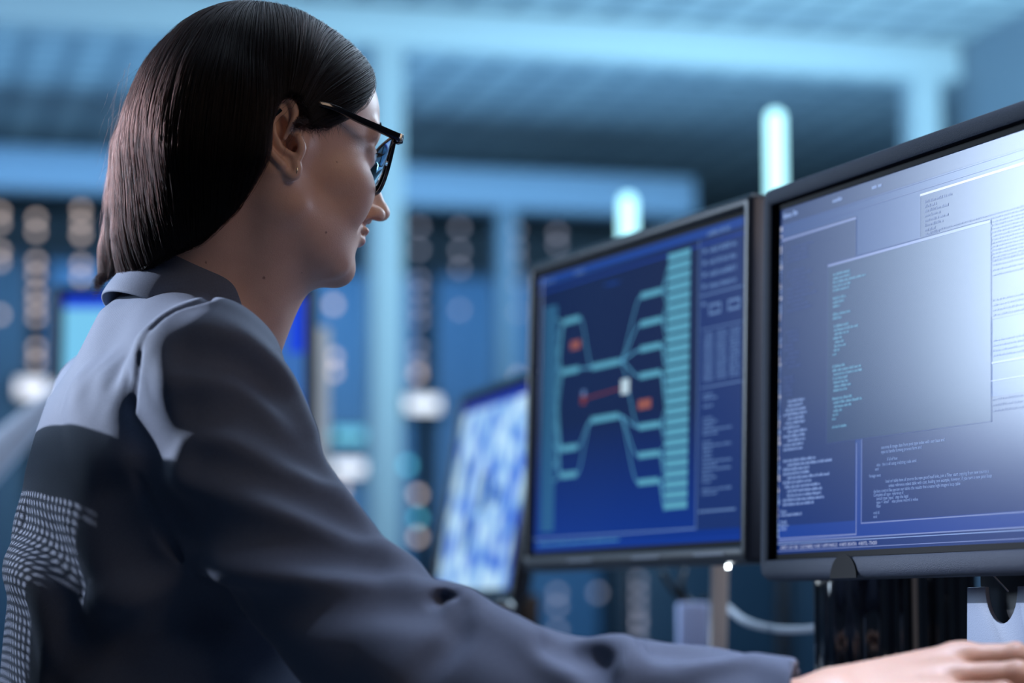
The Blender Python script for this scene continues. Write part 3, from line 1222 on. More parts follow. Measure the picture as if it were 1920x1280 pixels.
# collar: folded band around the back of the neck
ths = np.radians(np.linspace(-118, 118, 61))
prof = [(-0.020, 0.0695), (0.016, 0.0695), (0.032, 0.0710), (0.038, 0.0745), (0.036, 0.0785), (0.022, 0.0830), (0.0, 0.0885), (-0.0220, 0.0945), (-0.0420, 0.0950), (-0.028, 0.0870), (0.004, 0.0800), (-0.005, 0.0745)]
vs, fs = [], []
for i, a in enumerate(ths):
    fall = 1.0 - 0.25 * (abs(a) / 2.6) ** 2
    for h_, r_ in prof:
        rr = (r_ - 0.005) * (1 + 0.10 * (abs(a) / 2.6) ** 2)
        vs.append(CC + rr * (-math.cos(a) * CF * 1.0 + math.sin(a) * BL * 1.0) + CN * (h_ * fall - 0.036 * max(0.0, (abs(a) - 0.8) / 0.9) ** 1.6))
    if i:
        m_ = len(prof)
        for k in range(m_):
            k2 = (k + 1) % m_
            fs.append(((i - 1) * m_ + k, (i - 1) * m_ + k2, i * m_ + k2, i * m_ + k))
m_ = len(prof)
fs.append(tuple(range(m_)))
fs.append(tuple(reversed(range((len(ths) - 1) * m_, len(ths) * m_))))
mbc = MB().add(vs, fs)
col_ = mbc.build('collar', M_cloth, blazer, True)
ss = col_.modifiers.new('smooth', 'SUBSURF')
ss.levels = 1
ss.render_levels = 2
# ------------------------------------------------------------------ office chair behind her back (its mesh back shades the blazer)


CHO = SM - BF * 0.215 + BL * 0.05
CHO[2] = 0
chair = empty('office_chair', (float(CHO[0] + BF[0] * 0.2), float(CHO[1] + BF[1] * 0.2), 0), 'dark office chair with an open mesh back behind the seated woman', 'chair')


def chp(f, l, z):
    return CHO + BF * f + BL * l + BZ * z


MB().tube(spline([chp(0.03, -0.24, 1.037), chp(0.0, -0.14, 1.053), chp(-0.01, 0, 1.057), chp(0.0, 0.14, 1.053), chp(0.03, 0.24, 1.037)], 24), 0.026, 12, flat=0.5).build('top_rail', M_dark, chair, True)
for sy in (-1, 1):
    MB().tube(spline([chp(0.03, sy * 0.24, 1.037), chp(0.01, sy * 0.245, 0.8), chp(0.03, sy * 0.235, 0.6), chp(0.08, sy * 0.20, 0.50)], 20), 0.020, 12).build('side_rail', M_dark, chair, True)
mb = MB()
NX, NZ = 76, 84
for i in range(NX + 1):
    l = -0.235 + 0.47 * i / NX
    mb.tube([chp(0.03 * (l / 0.24) ** 2 - 0.008, l, z) for z in (0.52, 0.78, 1.04)], 0.0013, 4, cap=False)
for j in range(NZ + 1):
    z = 0.52 + 0.52 * j / NZ
    mb.tube([chp(0.03 * (l / 0.24) ** 2 - 0.008, l, z) for l in np.linspace(-0.235, 0.235, 8)], 0.0013, 4, cap=False)
mb.build('back_mesh', M_dark, chair)
MB().prism([chp(-0.012 + 0.03 * (l / 0.24) ** 2, l, z) for l, z in ((-0.235, 1.02), (-0.235, 0.54), (0.02, 0.54), (0.00, 0.70), (0.03, 0.86), (0.00, 1.02))], -BF * 0.008).build('back_pad', M_dark, chair, False, 0.004)  # unseen panel added to keep the near side of her back in shade
MB().prism([chp(0.10 + 0.27 * (1 + math.copysign(abs(math.cos(a)) ** 0.6, math.cos(a))) - 0.05, 0.25 * math.copysign(abs(math.sin(a)) ** 0.6, math.sin(a)), 0.43) for a in np.linspace(0, 2 * math.pi, 37)[:-1]], BZ * 0.05).build('seat', M_dark, chair, False, 0.012)
MB().tube([chp(0.32, 0, 0.43), chp(0.32, 0, 0.10)], 0.03, 16).build('gas_lift', M_dark, chair, True)
for k in range(5):
    a = 2 * math.pi * k / 5
    e = chp(0.32 + 0.30 * math.cos(a), 0.30 * math.sin(a), 0.075)
    lg = MB().tube([chp(0.32, 0, 0.11), e], [0.024, 0.014], 10).build('leg', M_dark, chair, True)
    MB().tube([e + BL * 0.012 + BZ * -0.045, e - BL * 0.012 + BZ * -0.045], 0.028, 16).build('caster', M_dark, lg)
MB().tube([chp(0.02, 0, 0.56), chp(0.06, 0, 0.42), chp(0.30, 0, 0.40)], 0.022, 10).build('back_bracket', M_dark, chair, True)
# ------------------------------------------------------------------ monitors
M_bezel = mat('black_plastic', (0.018, 0.028, 0.055), 0.66, bump=0.9, scale=1100)
M_inner = mat('black_edge', (0.003, 0.003, 0.004), 0.6, spec=0.1)
M_dark = mat('dark_plastic', (0.010, 0.011, 0.014), 0.35)
M_gloss = mat('piano_black', (0.004, 0.005, 0.009), 0.06, coat=1.0)
M_silver = mat('silver_plastic', (0.24, 0.29, 0.40), 0.55, 0.0, bump=0.3, scale=900)


def glow(name, col, s, rough=0.21, spec=0.5):
    """a lit display colour behind a matte coating"""
    return mat(name, (0.004, 0.005, 0.010), rough, emit=col, estr=s, spec=spec)


def lin(r, g, b):
    return tuple(((c / 255) / 12.92 if c / 255 <= 0.04045 else ((c / 255 + 0.055) / 1.055) ** 2.4) for c in (r, g, b))


class Panel:
    """screen-space drawing in real geometry: u right, v down, both 0..1 over the lit area"""
    def __init__(self, c, u, w, n, W, H, mats):
        self.c, self.u, self.w, self.n, self.W, self.H = c, u, w, n, W, H
        self.mats = mats
        self.b = MB()

    def p(self, a, b, lift=0.0):
        return self.c + self.u * (a - 0.5) * self.W - self.w * (b - 0.5) * self.H + self.n * lift

    def rect(self, a0, b0, a1, b1, mi, lift=0.0003):
        q = [self.p(a0, b0, lift), self.p(a0, b1, lift), self.p(a1, b1, lift), self.p(a1, b0, lift)]
        self.b.add(q, [(0, 1, 2, 3)], mi)

    def line(self, pts, t, mi, lift=0.0003):
        asp = self.W / self.H
        P2 = [np.array([a * asp, b]) for a, b in pts]
        n = len(P2)
        vs = []
        for i, q in enumerate(P2):
            d = P2[min(i + 1, n - 1)] - P2[max(i - 1, 0)]
            d = d / (np.linalg.norm(d) + 1e-9)
            m = np.array([-d[1], d[0]]) * t / 2
            for r in (q + m, q - m):
                vs.append(self.p(r[0] / asp, r[1], lift))
        self.b.add(vs, [(2 * i, 2 * i + 2, 2 * i + 3, 2 * i + 1) for i in range(n - 1)], mi)

    def frame(self, a0, b0, a1, b1, t, mi, lift=0.0003):
        ta = t * self.H / self.W
        self.rect(a0, b0, a1, b0 + t, mi, lift)
        self.rect(a0, b1 - t, a1, b1, mi, lift)
        self.rect(a0, b0, a0 + ta, b1, mi, lift)
        self.rect(a1 - ta, b0, a1, b1, mi, lift)

    def words(self, a, b, length, h, mi, rnd, lift=0.0004):
        """one line of illegibly small text: runs of letter-sized ticks"""
        x = a
        cw = h * 0.55 * self.H / self.W
        while x < a + length:
            n = rnd.randint(2, 9)
            for _ in range(n):
                if x > a + length:
                    break
                hh = h * rnd.choice((0.62, 0.62, 0.95, 0.75))
                self.rect(x, b + (h - hh), x + cw * 0.72, b + h, mi, lift)
                x += cw
            x += cw * 0.9

    def text(self, s, a, b, size, mi, lift=0.0004):
        cu = bpy.data.curves.new('t', 'FONT')
        cu.body = s
        cu.size = size * self.H
        cu.fill_mode = 'FRONT'
        cu.resolution_u = 2
        o = bpy.data.objects.new('t', cu)
        sc.collection.objects.link(o)
        dg = bpy.context.evaluated_depsgraph_get()
        me = o.evaluated_get(dg).to_mesh()
        o0 = self.p(a, b, lift)
        vs = [o0 + self.u * v_.co.x + self.w * v_.co.y for v_ in me.vertices]
        fs = [tuple(f.vertices) for f in me.polygons]
        self.b.add(vs, fs, mi)
        bpy.data.objects.remove(o)
        bpy.data.curves.remove(cu)

    def build(self, parent, name='screen'):
        # a thin solid pane carries the drawing
        b0 = MB()
        b0.hexa(self.c - self.n * 0.002, self.u * self.W / 2, self.w * self.H / 2, self.n * 0.002, 0)
        k = len(self.b.v)
        self.b.v.extend(b0.v)
        self.b.f.extend([tuple(i + k for i in f) for f in b0.f])
        self.b.m.extend(b0.m)
        return mesh_obj(name, self.b.v, self.b.f, self.mats, parent, False, self.b.m)


def rounded(c, u, w, W, H, r, n=6):
    out = []
    for sx, sy, a0 in ((1, 1, 0), (-1, 1, 90), (-1, -1, 180), (1, -1, 270)):
        for k in range(n + 1):
            a = math.radians(a0 + 90 * k / n)
            out.append(c + u * (sx * (W / 2 - r) + r * math.cos(a)) + w * (sy * (H / 2 - r) + r * math.sin(a)))
    return out


def housing(root, c, u, w, n, W, H, bez, bez_bottom, depth, recess, r, m_bez=None):
    """hollow-front monitor case: rounded bezel ring, dark inner lip, back shell; returns the lit area's centre and size"""
    m_bez = m_bez or M_bezel
    Wi, Hi = W - 2 * bez, H - bez - bez_bottom
    ci = c + w * (bez_bottom - bez) / 2
    rings = []
    N = 7
    rings.append(rounded(c - n * depth, u, w, W - 0.03, H - 0.03, r, N))
    rings.append(rounded(c - n * (depth - 0.012), u, w, W, H, r, N))
    rings.append(rounded(c - n * 0.006, u, w, W, H, r, N))
    rings.append(rounded(c - n * 0.0015, u, w, W - 0.005, H - 0.005, r, N))
    rings.append(rounded(c, u, w, W - 0.013, H - 0.013, r * 0.8, N))
    rings.append(rounded(ci + n * 0, u, w, Wi + 0.004, Hi + 0.004, 0.002, N))
    rings.append(rounded(ci - n * 0.002, u, w, Wi, Hi, 0.001, N))
    k = len(rings[0])
    vs = [p for rg in rings for p in rg]
    fs = []
    for i in range(len(rings) - 1):
        for j in range(k):
            j2 = (j + 1) % k
            fs.append((i * k + j, i * k + j2, (i + 1) * k + j2, (i + 1) * k + j))
    fs.append(tuple(reversed(range(k))))
    fr = MB().add(vs, fs).build('bezel', m_bez, root, True)
    m_ = fr.modifiers.new('split', 'EDGE_SPLIT')
    m_.split_angle = math.radians(50)
    # inner lip
    a = rounded(ci - n * 0.002, u, w, Wi, Hi, 0.001, N)
    b = rounded(ci - n * recess, u, w, Wi - 0.002, Hi - 0.002, 0.001, N)
    d = rounded(ci - n * recess, u, w, Wi - 0.012, Hi - 0.012, 0.001, N)
    e = rounded(ci - n * (recess + 0.004), u, w, Wi - 0.012, Hi - 0.012, 0.001, N)
    rg = [a, b, d, e]
    vs = [p for q_ in rg for p in q_]
    fs = []
    for i in range(3):
        for j in range(k):
            j2 = (j + 1) % k
            fs.append((i * k + j, i * k + j2, (i + 1) * k + j2, (i + 1) * k + j))
    MB().add(vs, fs).build('screen_edge', M_inner, root)
    return ci - n * (recess + 0.001), Wi - 0.012, Hi - 0.012


def axes(near, far, tilt):
    """frame of an upright screen whose bottom runs from far (its left) to near (its right)"""
    u = near - far
    u[2] = 0
    u = u / np.linalg.norm(u)
    n = np.cross(np.array([0, 0, 1.0]), u)        # faces the sitter
    if n[0] > 0:
        n = -n
    t = math.radians(tilt)
    w = np.array([0, 0, 1.0]) * math.cos(t) - n * math.sin(t)
    n = n * math.cos(t) + np.array([0, 0, 1.0]) * math.sin(t)
    return u, w, n


# ---- right monitor (the nearer one)
fb = P(1421, 1088, 2.27)
nb = fb + np.array([math.sin(math.radians(21.2)), -math.cos(math.radians(21.2)), 0]) * 0.556
u, w, n = axes(nb, fb, 1.4)
W, H = 0.556, 0.372
c = fb + u * W / 2 + w * H / 2
mon = empty('monitor', c - w * H / 2, 'nearest wide monitor at the right edge, glowing blue with code windows and text', 'monitor')
ci, Wi, Hi = housing(mon, c, u, w, n, W, H, 0.0165, 0.0185, 0.045, 0.008, 0.012)
cols = [glow('display_blue', lin(30, 56, 135), 0.5), glow('display_deep', lin(10, 45, 140), 0.8), glow('display_line', lin(150, 170, 235), 0.62),
        glow('display_text', lin(150, 180, 240), 0.8), glow('display_cyan_text', lin(120, 185, 225), 0.75), glow('display_window', lin(38, 78, 140), 0.5),
        glow('display_dim', lin(80, 105, 180), 0.5), glow('display_panel', lin(30, 56, 128), 0.5), glow('display_bright', lin(205, 215, 250), 0.8)]


def grad_display(name, top, bottom, strength, c, w, H, rough=0.21):
    m, N, L, b = node_mat(name)
    b.inputs['Base Color'].default_value = (0.004, 0.005, 0.010, 1)
    b.inputs['Roughness'].default_value = rough
    ge = N.new('ShaderNodeNewGeometry')
    vm = N.new('ShaderNodeVectorMath')
    vm.operation = 'DOT_PRODUCT'
    vm.inputs[1].default_value = tuple(w)
    L.new(ge.outputs['Position'], vm.inputs[0])
    mr = N.new('ShaderNodeMapRange')
    mr.inputs[1].default_value = float(c @ w - H / 2)
    mr.inputs[2].default_value = float(c @ w - H / 2 + H * 0.45)
    L.new(vm.outputs['Value'], mr.inputs[0])
    mx = N.new('ShaderNodeMix')
    mx.data_type = 'RGBA'
    mx.inputs[6].default_value = (*bottom, 1)
    mx.inputs[7].default_value = (*top, 1)
    L.new(mr.outputs[0], mx.inputs[0])
    L.new(mx.outputs[2], b.inputs['Emission Color'])
    b.inputs['Emission Strength'].default_value = strength
    return m


# the desktop picture of the display is itself a blue that deepens towards the bottom
cols[0] = grad_display('display_desktop', lin(38, 72, 138), lin(0, 58, 160), 0.85, ci, w, Hi)
cols[7] = grad_display('display_panel_blue', lin(26, 58, 126), lin(2, 52, 140), 0.62, ci, w, Hi)
pn = Panel(ci, u, w, n, Wi, Hi, cols)
R = random.Random(5)
pn.rect(0.0, 0.0, 1.0, 0.045, 7, 0.0001)
pn.words(0.012, 0.012, 0.06, 0.016, 3, R)
pn.words(0.20, 0.016, 0.03, 0.012, 3, R)
pn.words(0.34, 0.014, 0.03, 0.012, 3, R)
pn.rect(0, 0.047, 1, 0.049, 6)
pn.rect(0, 0.068, 1, 0.070, 6)
# left list window
pn.rect(0.004, 0.085, 0.285, 0.99 - 0.07, 7, 0.00015)
pn.rect(0.004, 0.088, 0.285, 0.094, 2)
pn.rect(0.283, 0.088, 0.285, 0.25, 6)
# bright ruler-like strip along the left
yy = 0.05
while yy < 0.95:
    hh = R.uniform(0.004, 0.016)
    pn.rect(-0.004, yy, R.uniform(0.001, 0.007), yy + hh, 8 if R.random() < 0.4 else 3)
    yy += hh + R.uniform(0.001, 0.004)
for (y0, y1, x0, ln) in ((0.115, 0.165, 0.03, 0.09), (0.185, 0.30, 0.03, 0.12), (0.36, 0.47, 0.02, 0.06), (0.49, 0.54, 0.02, 0.05), (0.56, 0.70, 0.02, 0.10), (0.73, 0.86, 0.02, 0.17)):
    y = y0
    while y < y1:
        pn.words(x0 + R.choice((0, 0, 0.008, 0.016)), y, ln * R.uniform(0.5, 1.0), 0.0085, 6 if y0 < 0.5 else 3, R)
        y += 0.0125
for y, ln in ((0.875, 0.02), (0.885, 0.08), (0.905, 0.02), (0.915, 0.03), (0.925, 0.02)):
    pn.words(0.012, y, ln, 0.008, 3, R)
# upper right window
pn.rect(0.50, 0.078, 1.0, 0.45, 7, 0.0002)
pn.rect(0.50, 0.080, 1.0, 0.086, 8, 0.00035)
pn.rect(0.499, 0.078, 0.501, 0.25, 6)
for k in range(9):
    pn.words(0.515, 0.10 + k * 0.0125, R.uniform(0.03, 0.09), 0.008, 6, R)
for k in range(14):
    pn.words(0.53 + 0.16 * (k % 2), 0.185 + k * 0.009, 0.30 + 0.1 * R.random(), 0.005, 6, R)
for y0 in (0.30, 0.40, 0.50):
    for k in range(4):
        pn.words(0.72, y0 + k * 0.0125, R.uniform(0.15, 0.28), 0.005, 6, R)
# main editor window
pn.rect(0.185, 0.20, 0.715, 0.70, 5, 0.0005)
pn.rect(0.185, 0.20, 0.715, 0.2065, 2, 0.0007)
pn.frame(0.183, 0.195, 0.717, 0.702, 0.0016, 6, 0.0006)
y = 0.228
rows = [(0, .06), (0, .06), (0, .115), (0, .06), (0, .055), None, (0, .045), (0, .04), (0, .025), None, (0, .062), (0, .03), None, (.004, .05), (.004, .085), (.006, .05), (.002, .03), (.008, .03), (.006, .04), (.004, .02), (0, .012), None, None,
        (0, .045), (0, .10), (.004, .10), (.002, .05), (.004, .05), (.006, .06), (.004, .05), None, (0, .07), (.004, .10), (.006, .06), (.004, .03), (.002, .02), (0, .012), None, (0, .05)]
for rw in rows:
    if rw:
        pn.words(0.205 + rw[0], y, rw[1], 0.0075, 4, R, 0.0008)
    y += 0.0112
# lower middle window with readable-size code
pn.rect(0.31, 0.64, 0.86, 0.925, 7, 0.0002)
pn.frame(0.307, 0.60, 0.862, 0.93, 0.0032, 2, 0.0003)
pn.rect(0.717, 0.555, 0.862, 0.56, 2, 0.0004)
for y_, x_, s_ in ((0.735, 0.375, 'accurate & image data from post type index with user base and'), (0.747, 0.375, 'type to handle forming process form and'),
                   (0.768, 0.395, 'if id of hue'), (0.780, 0.36, 'else   this is all using analyzing code send'), (0.791, 0.355, 'end'), (0.808, 0.335, 'foreign next'),
                   (0.826, 0.39, 'load url table have all source the new good load links, join a Filter start copying from new source a'),
                   (0.838, 0.40, 'unless reference select table with cost, loading test example, however, if you turn a new post loop'),
                   (0.850, 0.35, 'declare control like person our tables the results that creates high integers loop table'),
                   (0.860, 0.35, 'Complete all type  reference if'), (0.870, 0.36, 'switch type \'input\'  step the legal'), (0.880, 0.36, 'type = \'email\'    else phone record is value'), (0.890, 0.36, 'filter'), (0.907, 0.35, 'end id'), (0.917, 0.35, 'end')):
    pn.text(s_, x_, y_, 0.0125, 3)
for k in range(3):
    pn.words(0.72, 0.645 + k * 0.014, 0.13, 0.006, 6, R)
# right window with columns
pn.rect(0.878, 0.56, 1.0, 0.945, 7, 0.0002)
pn.rect(0.876, 0.555, 0.879, 0.95, 2)
pn.rect(0.876, 0.945, 1.0, 0.949, 2)
pn.rect(0.878, 0.556, 1.0, 0.561, 8)
for k in range(30):
    pn.words(0.884, 0.578 + k * 0.0122, 0.042, 0.008, 6, R)
    pn.words(0.935, 0.578 + k * 0.0122, 0.05, 0.008, 6, R)
# fine vertical rules and the status bar
pn.rect(0.289, 0.71, 0.2915, 0.958, 2)
pn.rect(0.004, 0.955, 0.291, 0.959, 2)
pn.rect(0, 0.963, 1, 0.9665, 2)
pn.rect(0, 0.9705, 1, 0.973, 3)
pn.rect(0, 0.9665, 1, 1.0, 7, 0.00012)
pn.text('448975  1437 1428   32.527 8828Q  41.867  5.4FPS MARC/2   414875 3R3475A   4183T5L -T54203', 0.012, 0.987, 0.0135, 8)
pn.rect(0, 0.9905, 1, 0.9925, 2)
pn.build(mon)
# dark round mark in the middle of the lower bezel
bc = fb + u * (0.166) + w * 0.0105 + n * 0.0006
hm = MB()
hm.prism([bc + u * 0.0235 * math.cos(math.pi * k / 20) + w * (-0.0105 + 0.021 * math.sin(math.pi * k / 20)) for k in range(21)], n * 0.0008)
hm.build('badge', M_inner, mon)
# stand: glossy broad column, silver plate with a notch, foot
st = c + u * 0.02 - n * 0.075
DESK = 0.728
zb = float((c - w * H / 2)[2])
pc = P(1617, 1180, 2.27)
pcu = np.array([pc[0], pc[1], 0])


def upright(cx, cy, rx, ry, z0, z1, ang, seg=40, ex=3.0):
    ca, sa = math.cos(ang), math.sin(ang)
    vs, fs = [], []
    for z in (z0, z1):
        for k in range(seg):
            a = 2 * math.pi * k / seg
            x = abs(math.cos(a)) ** (2 / ex) * math.copysign(rx, math.cos(a))
            y = abs(math.sin(a)) ** (2 / ex) * math.copysign(ry, math.sin(a))
            vs.append((cx + ca * x - sa * y, cy + sa * x + ca * y, z))
    for k in range(seg):
        k2 = (k + 1) % seg
        fs.append((k, k2, seg + k2, seg + k))
    fs += [tuple(reversed(range(seg))), tuple(range(seg, 2 * seg))]
    return vs, fs
# ---- stand of the right monitor: broad glossy column, silver plate with a notch, foot on the desk
uh, nh = np.array([u[0], u[1], 0]), np.array([n[0], n[1], 0])
uh, nh = uh / np.linalg.norm(uh), nh / np.linalg.norm(nh)
foot_c = c + uh * 0.03 - nh * 0.105
foot_c[2] = DESK
sb = MB()
sb.prism([foot_c + uh * 0.14 * math.cos(2 * math.pi * k / 40) + nh * (0.10 * math.sin(2 * math.pi * k / 40) + 0.02) for k in range(40)], np.array([0, 0, 0.012]))
sb.build('base', M_dark, mon, False, 0.003)
nk = MB()
pf = c + uh * 0.052 - nh * 0.050      # centre of the plate, behind the lower bezel
hw_, zt, zl, zn = 0.052, zb + 0.03, DESK + 0.012, 0.860


def plate_pt(a, z, d=0.0):
    q_ = pf + uh * a - nh * d
    return np.array([q_[0], q_[1], z])


out_ = [plate_pt(-hw_ * 1.12, zl), plate_pt(hw_ * 1.12, zl), plate_pt(hw_, 0.872), plate_pt(0.024, 0.872)]
out_ += [plate_pt(0.024 * math.cos(a), 0.872 - 0.030 * math.sin(a)) for a in np.linspace(0.15, math.pi - 0.15, 14)]
out_ += [plate_pt(-0.024, 0.872), plate_pt(-hw_, 0.872)]
nk.prism(out_, -nh * 0.004)
nk.build('stand_plate', M_silver, mon, False, 0.0006)
nb_ = MB()
nb_.hexa(plate_pt(0, (zt + zl) / 2 + 0.02, 0.03), uh * 0.053, nh * 0.018, np.array([0, 0, (zt - zl) / 2]))
nb_.build('neck', M_dark, mon, False, 0.004)
sl = MB()
sl.tube(spline([plate_pt(-0.035, 0.905, -0.004), plate_pt(-0.012, 0.888, -0.006), plate_pt(0.02, 0.868, -0.006)], 12), 0.0007, 6)
sl.build('cable_clip', M_silver, mon, True)
mount = MB()
mount.hexa(c - n * 0.065 - w * 0.06, u * 0.06, w * 0.06, n * 0.025)
mount.build('mount', M_dark, mon, False, 0.004)

# ---- glossy black cylinder-like computer standing between the monitors
tw = empty('desktop_tower', (float(P(1612, 1180, 2.42)[0]), float(P(1612, 1180, 2.42)[1]), DESK),
           'glossy black rounded tower with vertical reflections, standing under the nearest monitor', 'computer')
for px0, px1, D_, nm_ in ((1521, 1722, 2.43, 'front_shell'), (1700, 1818, 2.52, 'rear_shell')):
    a0, a1 = P(px0, 1180, D_), P(px1, 1180, D_)
    cx, cy = (a0[0] + a1[0]) / 2, D_ * math.cos(PITCH)
    vs, fs = upright(cx, cy, (a1[0] - a0[0]) / 2, (a1[0] - a0[0]) / 2 * 0.8, DESK, 0.935, 0.0, 64, 2.6)
    # vertical flutes give the shell its streaky reflections
    vv = []
    for i, q_ in enumerate(vs):
        k = i % 64
        fl = 1 + 0.035 * math.sin(k * 1.57) + 0.02 * math.sin(k * 0.83)
        vv.append((cx + (q_[0] - cx) * fl, cy + (q_[1] - cy) * fl, q_[2]))
    MB().add(vv, fs).build(nm_, M_gloss, tw, False, 0.003)
e0 = P(1716, 1180, 2.36)  # bronze strip stands in for a vertical reflection on the shell
ed = MB()
ed.hexa((e0[0], e0[1], 0.838), (0.0022, 0, 0), (0, 0.003, 0), (0, 0, 0.096))
ed.build('trim_strip', mat('strip_bronze', (0.20, 0.19, 0.17), 0.4), tw)

# ---- left monitor with the node diagram
fb2, nb2 = P(977, 1062, 2.853), P(1399, 1057, 2.355)
fb2[2] = nb2[2] = 0.899
u, w, n = axes(nb2, fb2, 1.4)
W, H = float(np.linalg.norm((nb2 - fb2)[:2])), 0.367
c = fb2 + u * W / 2 + w * H / 2
mon2 = empty('monitor', c - w * H / 2, 'blurred wide monitor showing a pale cyan branching node diagram on dark blue', 'monitor')
M_bez2 = mat('black_satin', (0.008, 0.010, 0.016), 0.35)
ci, Wi, Hi = housing(mon2, c, u, w, n, W, H, 0.014, 0.017, 0.040, 0.006, 0.006, M_bez2)
c2 = [glow('diagram_blue', lin(8, 38, 92), 0.9, rough=0.14), glow('diagram_header', lin(24, 66, 150), 0.9, rough=0.14), glow('diagram_node', lin(92, 170, 200), 0.8, rough=0.14), glow('diagram_wire', lin(90, 165, 205), 0.85, rough=0.14),
      glow('diagram_orange', lin(165, 95, 85), 0.75, rough=0.14), glow('diagram_side', lin(22, 48, 110), 0.9, rough=0.14), glow('diagram_text', lin(105, 140, 195), 0.8, rough=0.14), glow('diagram_bright', lin(190, 215, 230), 0.95, rough=0.14),
      glow('diagram_red', lin(120, 50, 50), 0.9, rough=0.14), glow('diagram_bar', lin(20, 60, 160), 0.9, rough=0.14), glow('diagram_node_dim', lin(50, 110, 150), 0.9, rough=0.14)]
c2[0] = grad_display('display_diagram', lin(8, 28, 72), lin(8, 50, 140), 0.95, ci, w, Hi, 0.14)
pn = Panel(ci, u, w, n, Wi, Hi, c2)
R = random.Random(8)
pn.rect(0, 0, 1, 0.030, 1, 0.0001)
pn.rect(0, 0.050, 1, 0.056, 9, 0.0001)
pn.words(0.03, 0.012, 0.05, 0.012, 6, R)
pn.words(0.20, 0.012, 0.05, 0.012, 6, R)
pn.words(0.36, 0.085, 0.07, 0.014, 1, R)
pn.words(0.84, 0.014, 0.09, 0.016, 6, R)
# right side bar
pn.rect(0.805, 0.035, 1.0, 0.96, 5, 0.0001)
pn.rect(0.803, 0.035, 0.806, 0.96, 6)
for k in range(4):
    pn.rect(0.822, 0.068 + k * 0.038, 0.835, 0.082 + k * 0.038, 6)
    pn.words(0.85, 0.066 + k * 0.038, 0.11, 0.018, 6, R)
pn.rect(0.81, 0.215, 0.99, 0.219, 6)
pn.frame(0.85, 0.25, 0.90, 0.285, 0.008, 6)
pn.frame(0.93, 0.25, 0.98, 0.285, 0.008, 6)
pn.rect(0.82, 0.24, 0.835, 0.25, 6)
pn.rect(0.82, 0.325, 0.99, 0.328, 6)
for col_x in (0.83, 0.885, 0.94):
    for k in range(15):
        pn.words(col_x, 0.338 + k * 0.0105, 0.04, 0.008, 6, R)
pn.rect(0.82, 0.51, 0.99, 0.514, 6)
y = 0.53
while y < 0.86:
    if R.random() < 0.8:
        pn.words(0.83, y, R.choice((0.04, 0.06, 0.12)), 0.009, 6, R)
    y += 0.0125
pn.rect(0.815, 0.90, 0.97, 0.906, 6)
pn.rect(0, 0.952, 0.80, 0.957, 6)
pn.words(0.03, 0.968, 0.42, 0.010, 3, R)
pn.rect(0.0, 0.985, 1.0, 0.99, 9)
# node columns
NR = 25
for k in range(NR):
    y0 = 0.050 + k * (0.865 - 0.050 + 0.03) / NR
    pn.rect(0.665, y0, 0.765, y0 + 0.027, 2)
NL = 46
for k in range(NL):
    y0 = 0.115 + k * 0.0178
    pn.rect(0.035, y0, 0.10, y0 + 0.0115, 10)
pn.rect(0.098, 0.12, 0.106, 0.93, 10, 0.00025)


def node(x, y, wd_, mi=2):
    pn.rect(x, y - 0.011, x + wd_, y + 0.011, mi, 0.0005)


left_nodes = [(0.145, 0.185), (0.145, 0.365), (0.145, 0.640), (0.145, 0.735)]
for x, y in left_nodes:
    node(x, y, 0.085)
mid = [(0.30, 0.37), (0.30, 0.555)]
for x, y in mid:
    node(x, y, 0.14)
right_nodes = [(0.54, 0.165), (0.54, 0.26), (0.54, 0.345), (0.54, 0.435), (0.54, 0.605), (0.54, 0.70), (0.54, 0.79)]
for x, y in right_nodes:
    node(x, y, 0.095)


def wire(a, b, mi=3, t=0.006):
    (x0, y0), (x1, y1) = a, b
    pts = [(x0 + (x1 - x0) * s, y0 + (y1 - y0) * (3 * s * s - 2 * s ** 3)) for s in np.linspace(0, 1, 16)]
    pn.line(pts, t, mi, 0.00035)


for i, (x, y) in enumerate(left_nodes):
    wire((x + 0.085, y), (0.30, 0.37 if i < 2 else 0.555))
    for k in range(5):
        yy = 0.13 + (y - 0.115) * 0.55 + k * 0.07
        wire((0.104, yy), (x, y), 3 if k % 2 else 2, 0.005)
for i, (x, y) in enumerate(right_nodes):
    wire((0.44, 0.37 if i < 4 else 0.555), (x, y))
    for k in range(5):
        yy = min(0.89, max(0.09, 0.085 + (i + 0.1) * 0.115 + k * 0.03))
        wire((x + 0.095, y), (0.666, yy), 3 if k % 2 else 2, 0.005)
wire((0.44, 0.37), (0.54, 0.605))
pn.rect(0.185, 0.262, 0.235, 0.292, 4, 0.0005)
pn.rect(0.535, 0.515, 0.595, 0.547, 4, 0.0005)
pn.rect(0.245, 0.46, 0.27, 0.495, 8, 0.0005)
pn.rect(0.25, 0.445, 0.268, 0.465, 6, 0.0006)
pn.rect(0.45, 0.435, 0.49, 0.485, 7, 0.0006)
pn.line([(0.27, 0.475), (0.45, 0.462)], 0.006, 8, 0.0004)
pn.build(mon2)
M_line = mat('grey_line', (0.18, 0.2, 0.25), 0.4)
for a in (0.30, 0.60, 0.86):
    bt = MB()
    q_ = c - w * (H / 2 - 0.010) + u * (a - 0.5) * W + n * 0.0006
    bt.hexa(q_, u * 0.032, w * 0.0012, n * 0.0004)
    bt.build('trim_line', M_line, mon2)
s0 = P(1347, 1150, 2.72)
sd2 = MB()
M_post = mat('cream_metal', (0.80, 0.74, 0.69), 0.5)
sd2.hexa((s0[0], s0[1], DESK + 0.115), (0.0095, 0, 0), (0, 0.010, 0), (0.0035, 0, 0.115))
sd2.build('neck', M_post, mon2, False, 0.002)
am = MB()
am.tube([(s0[0] + 0.003, s0[1], 0.965), tuple(c - n * 0.055 + np.array([0, 0, -0.07]))], 0.011, 12)
am.build('arm', M_dark, mon2, True)
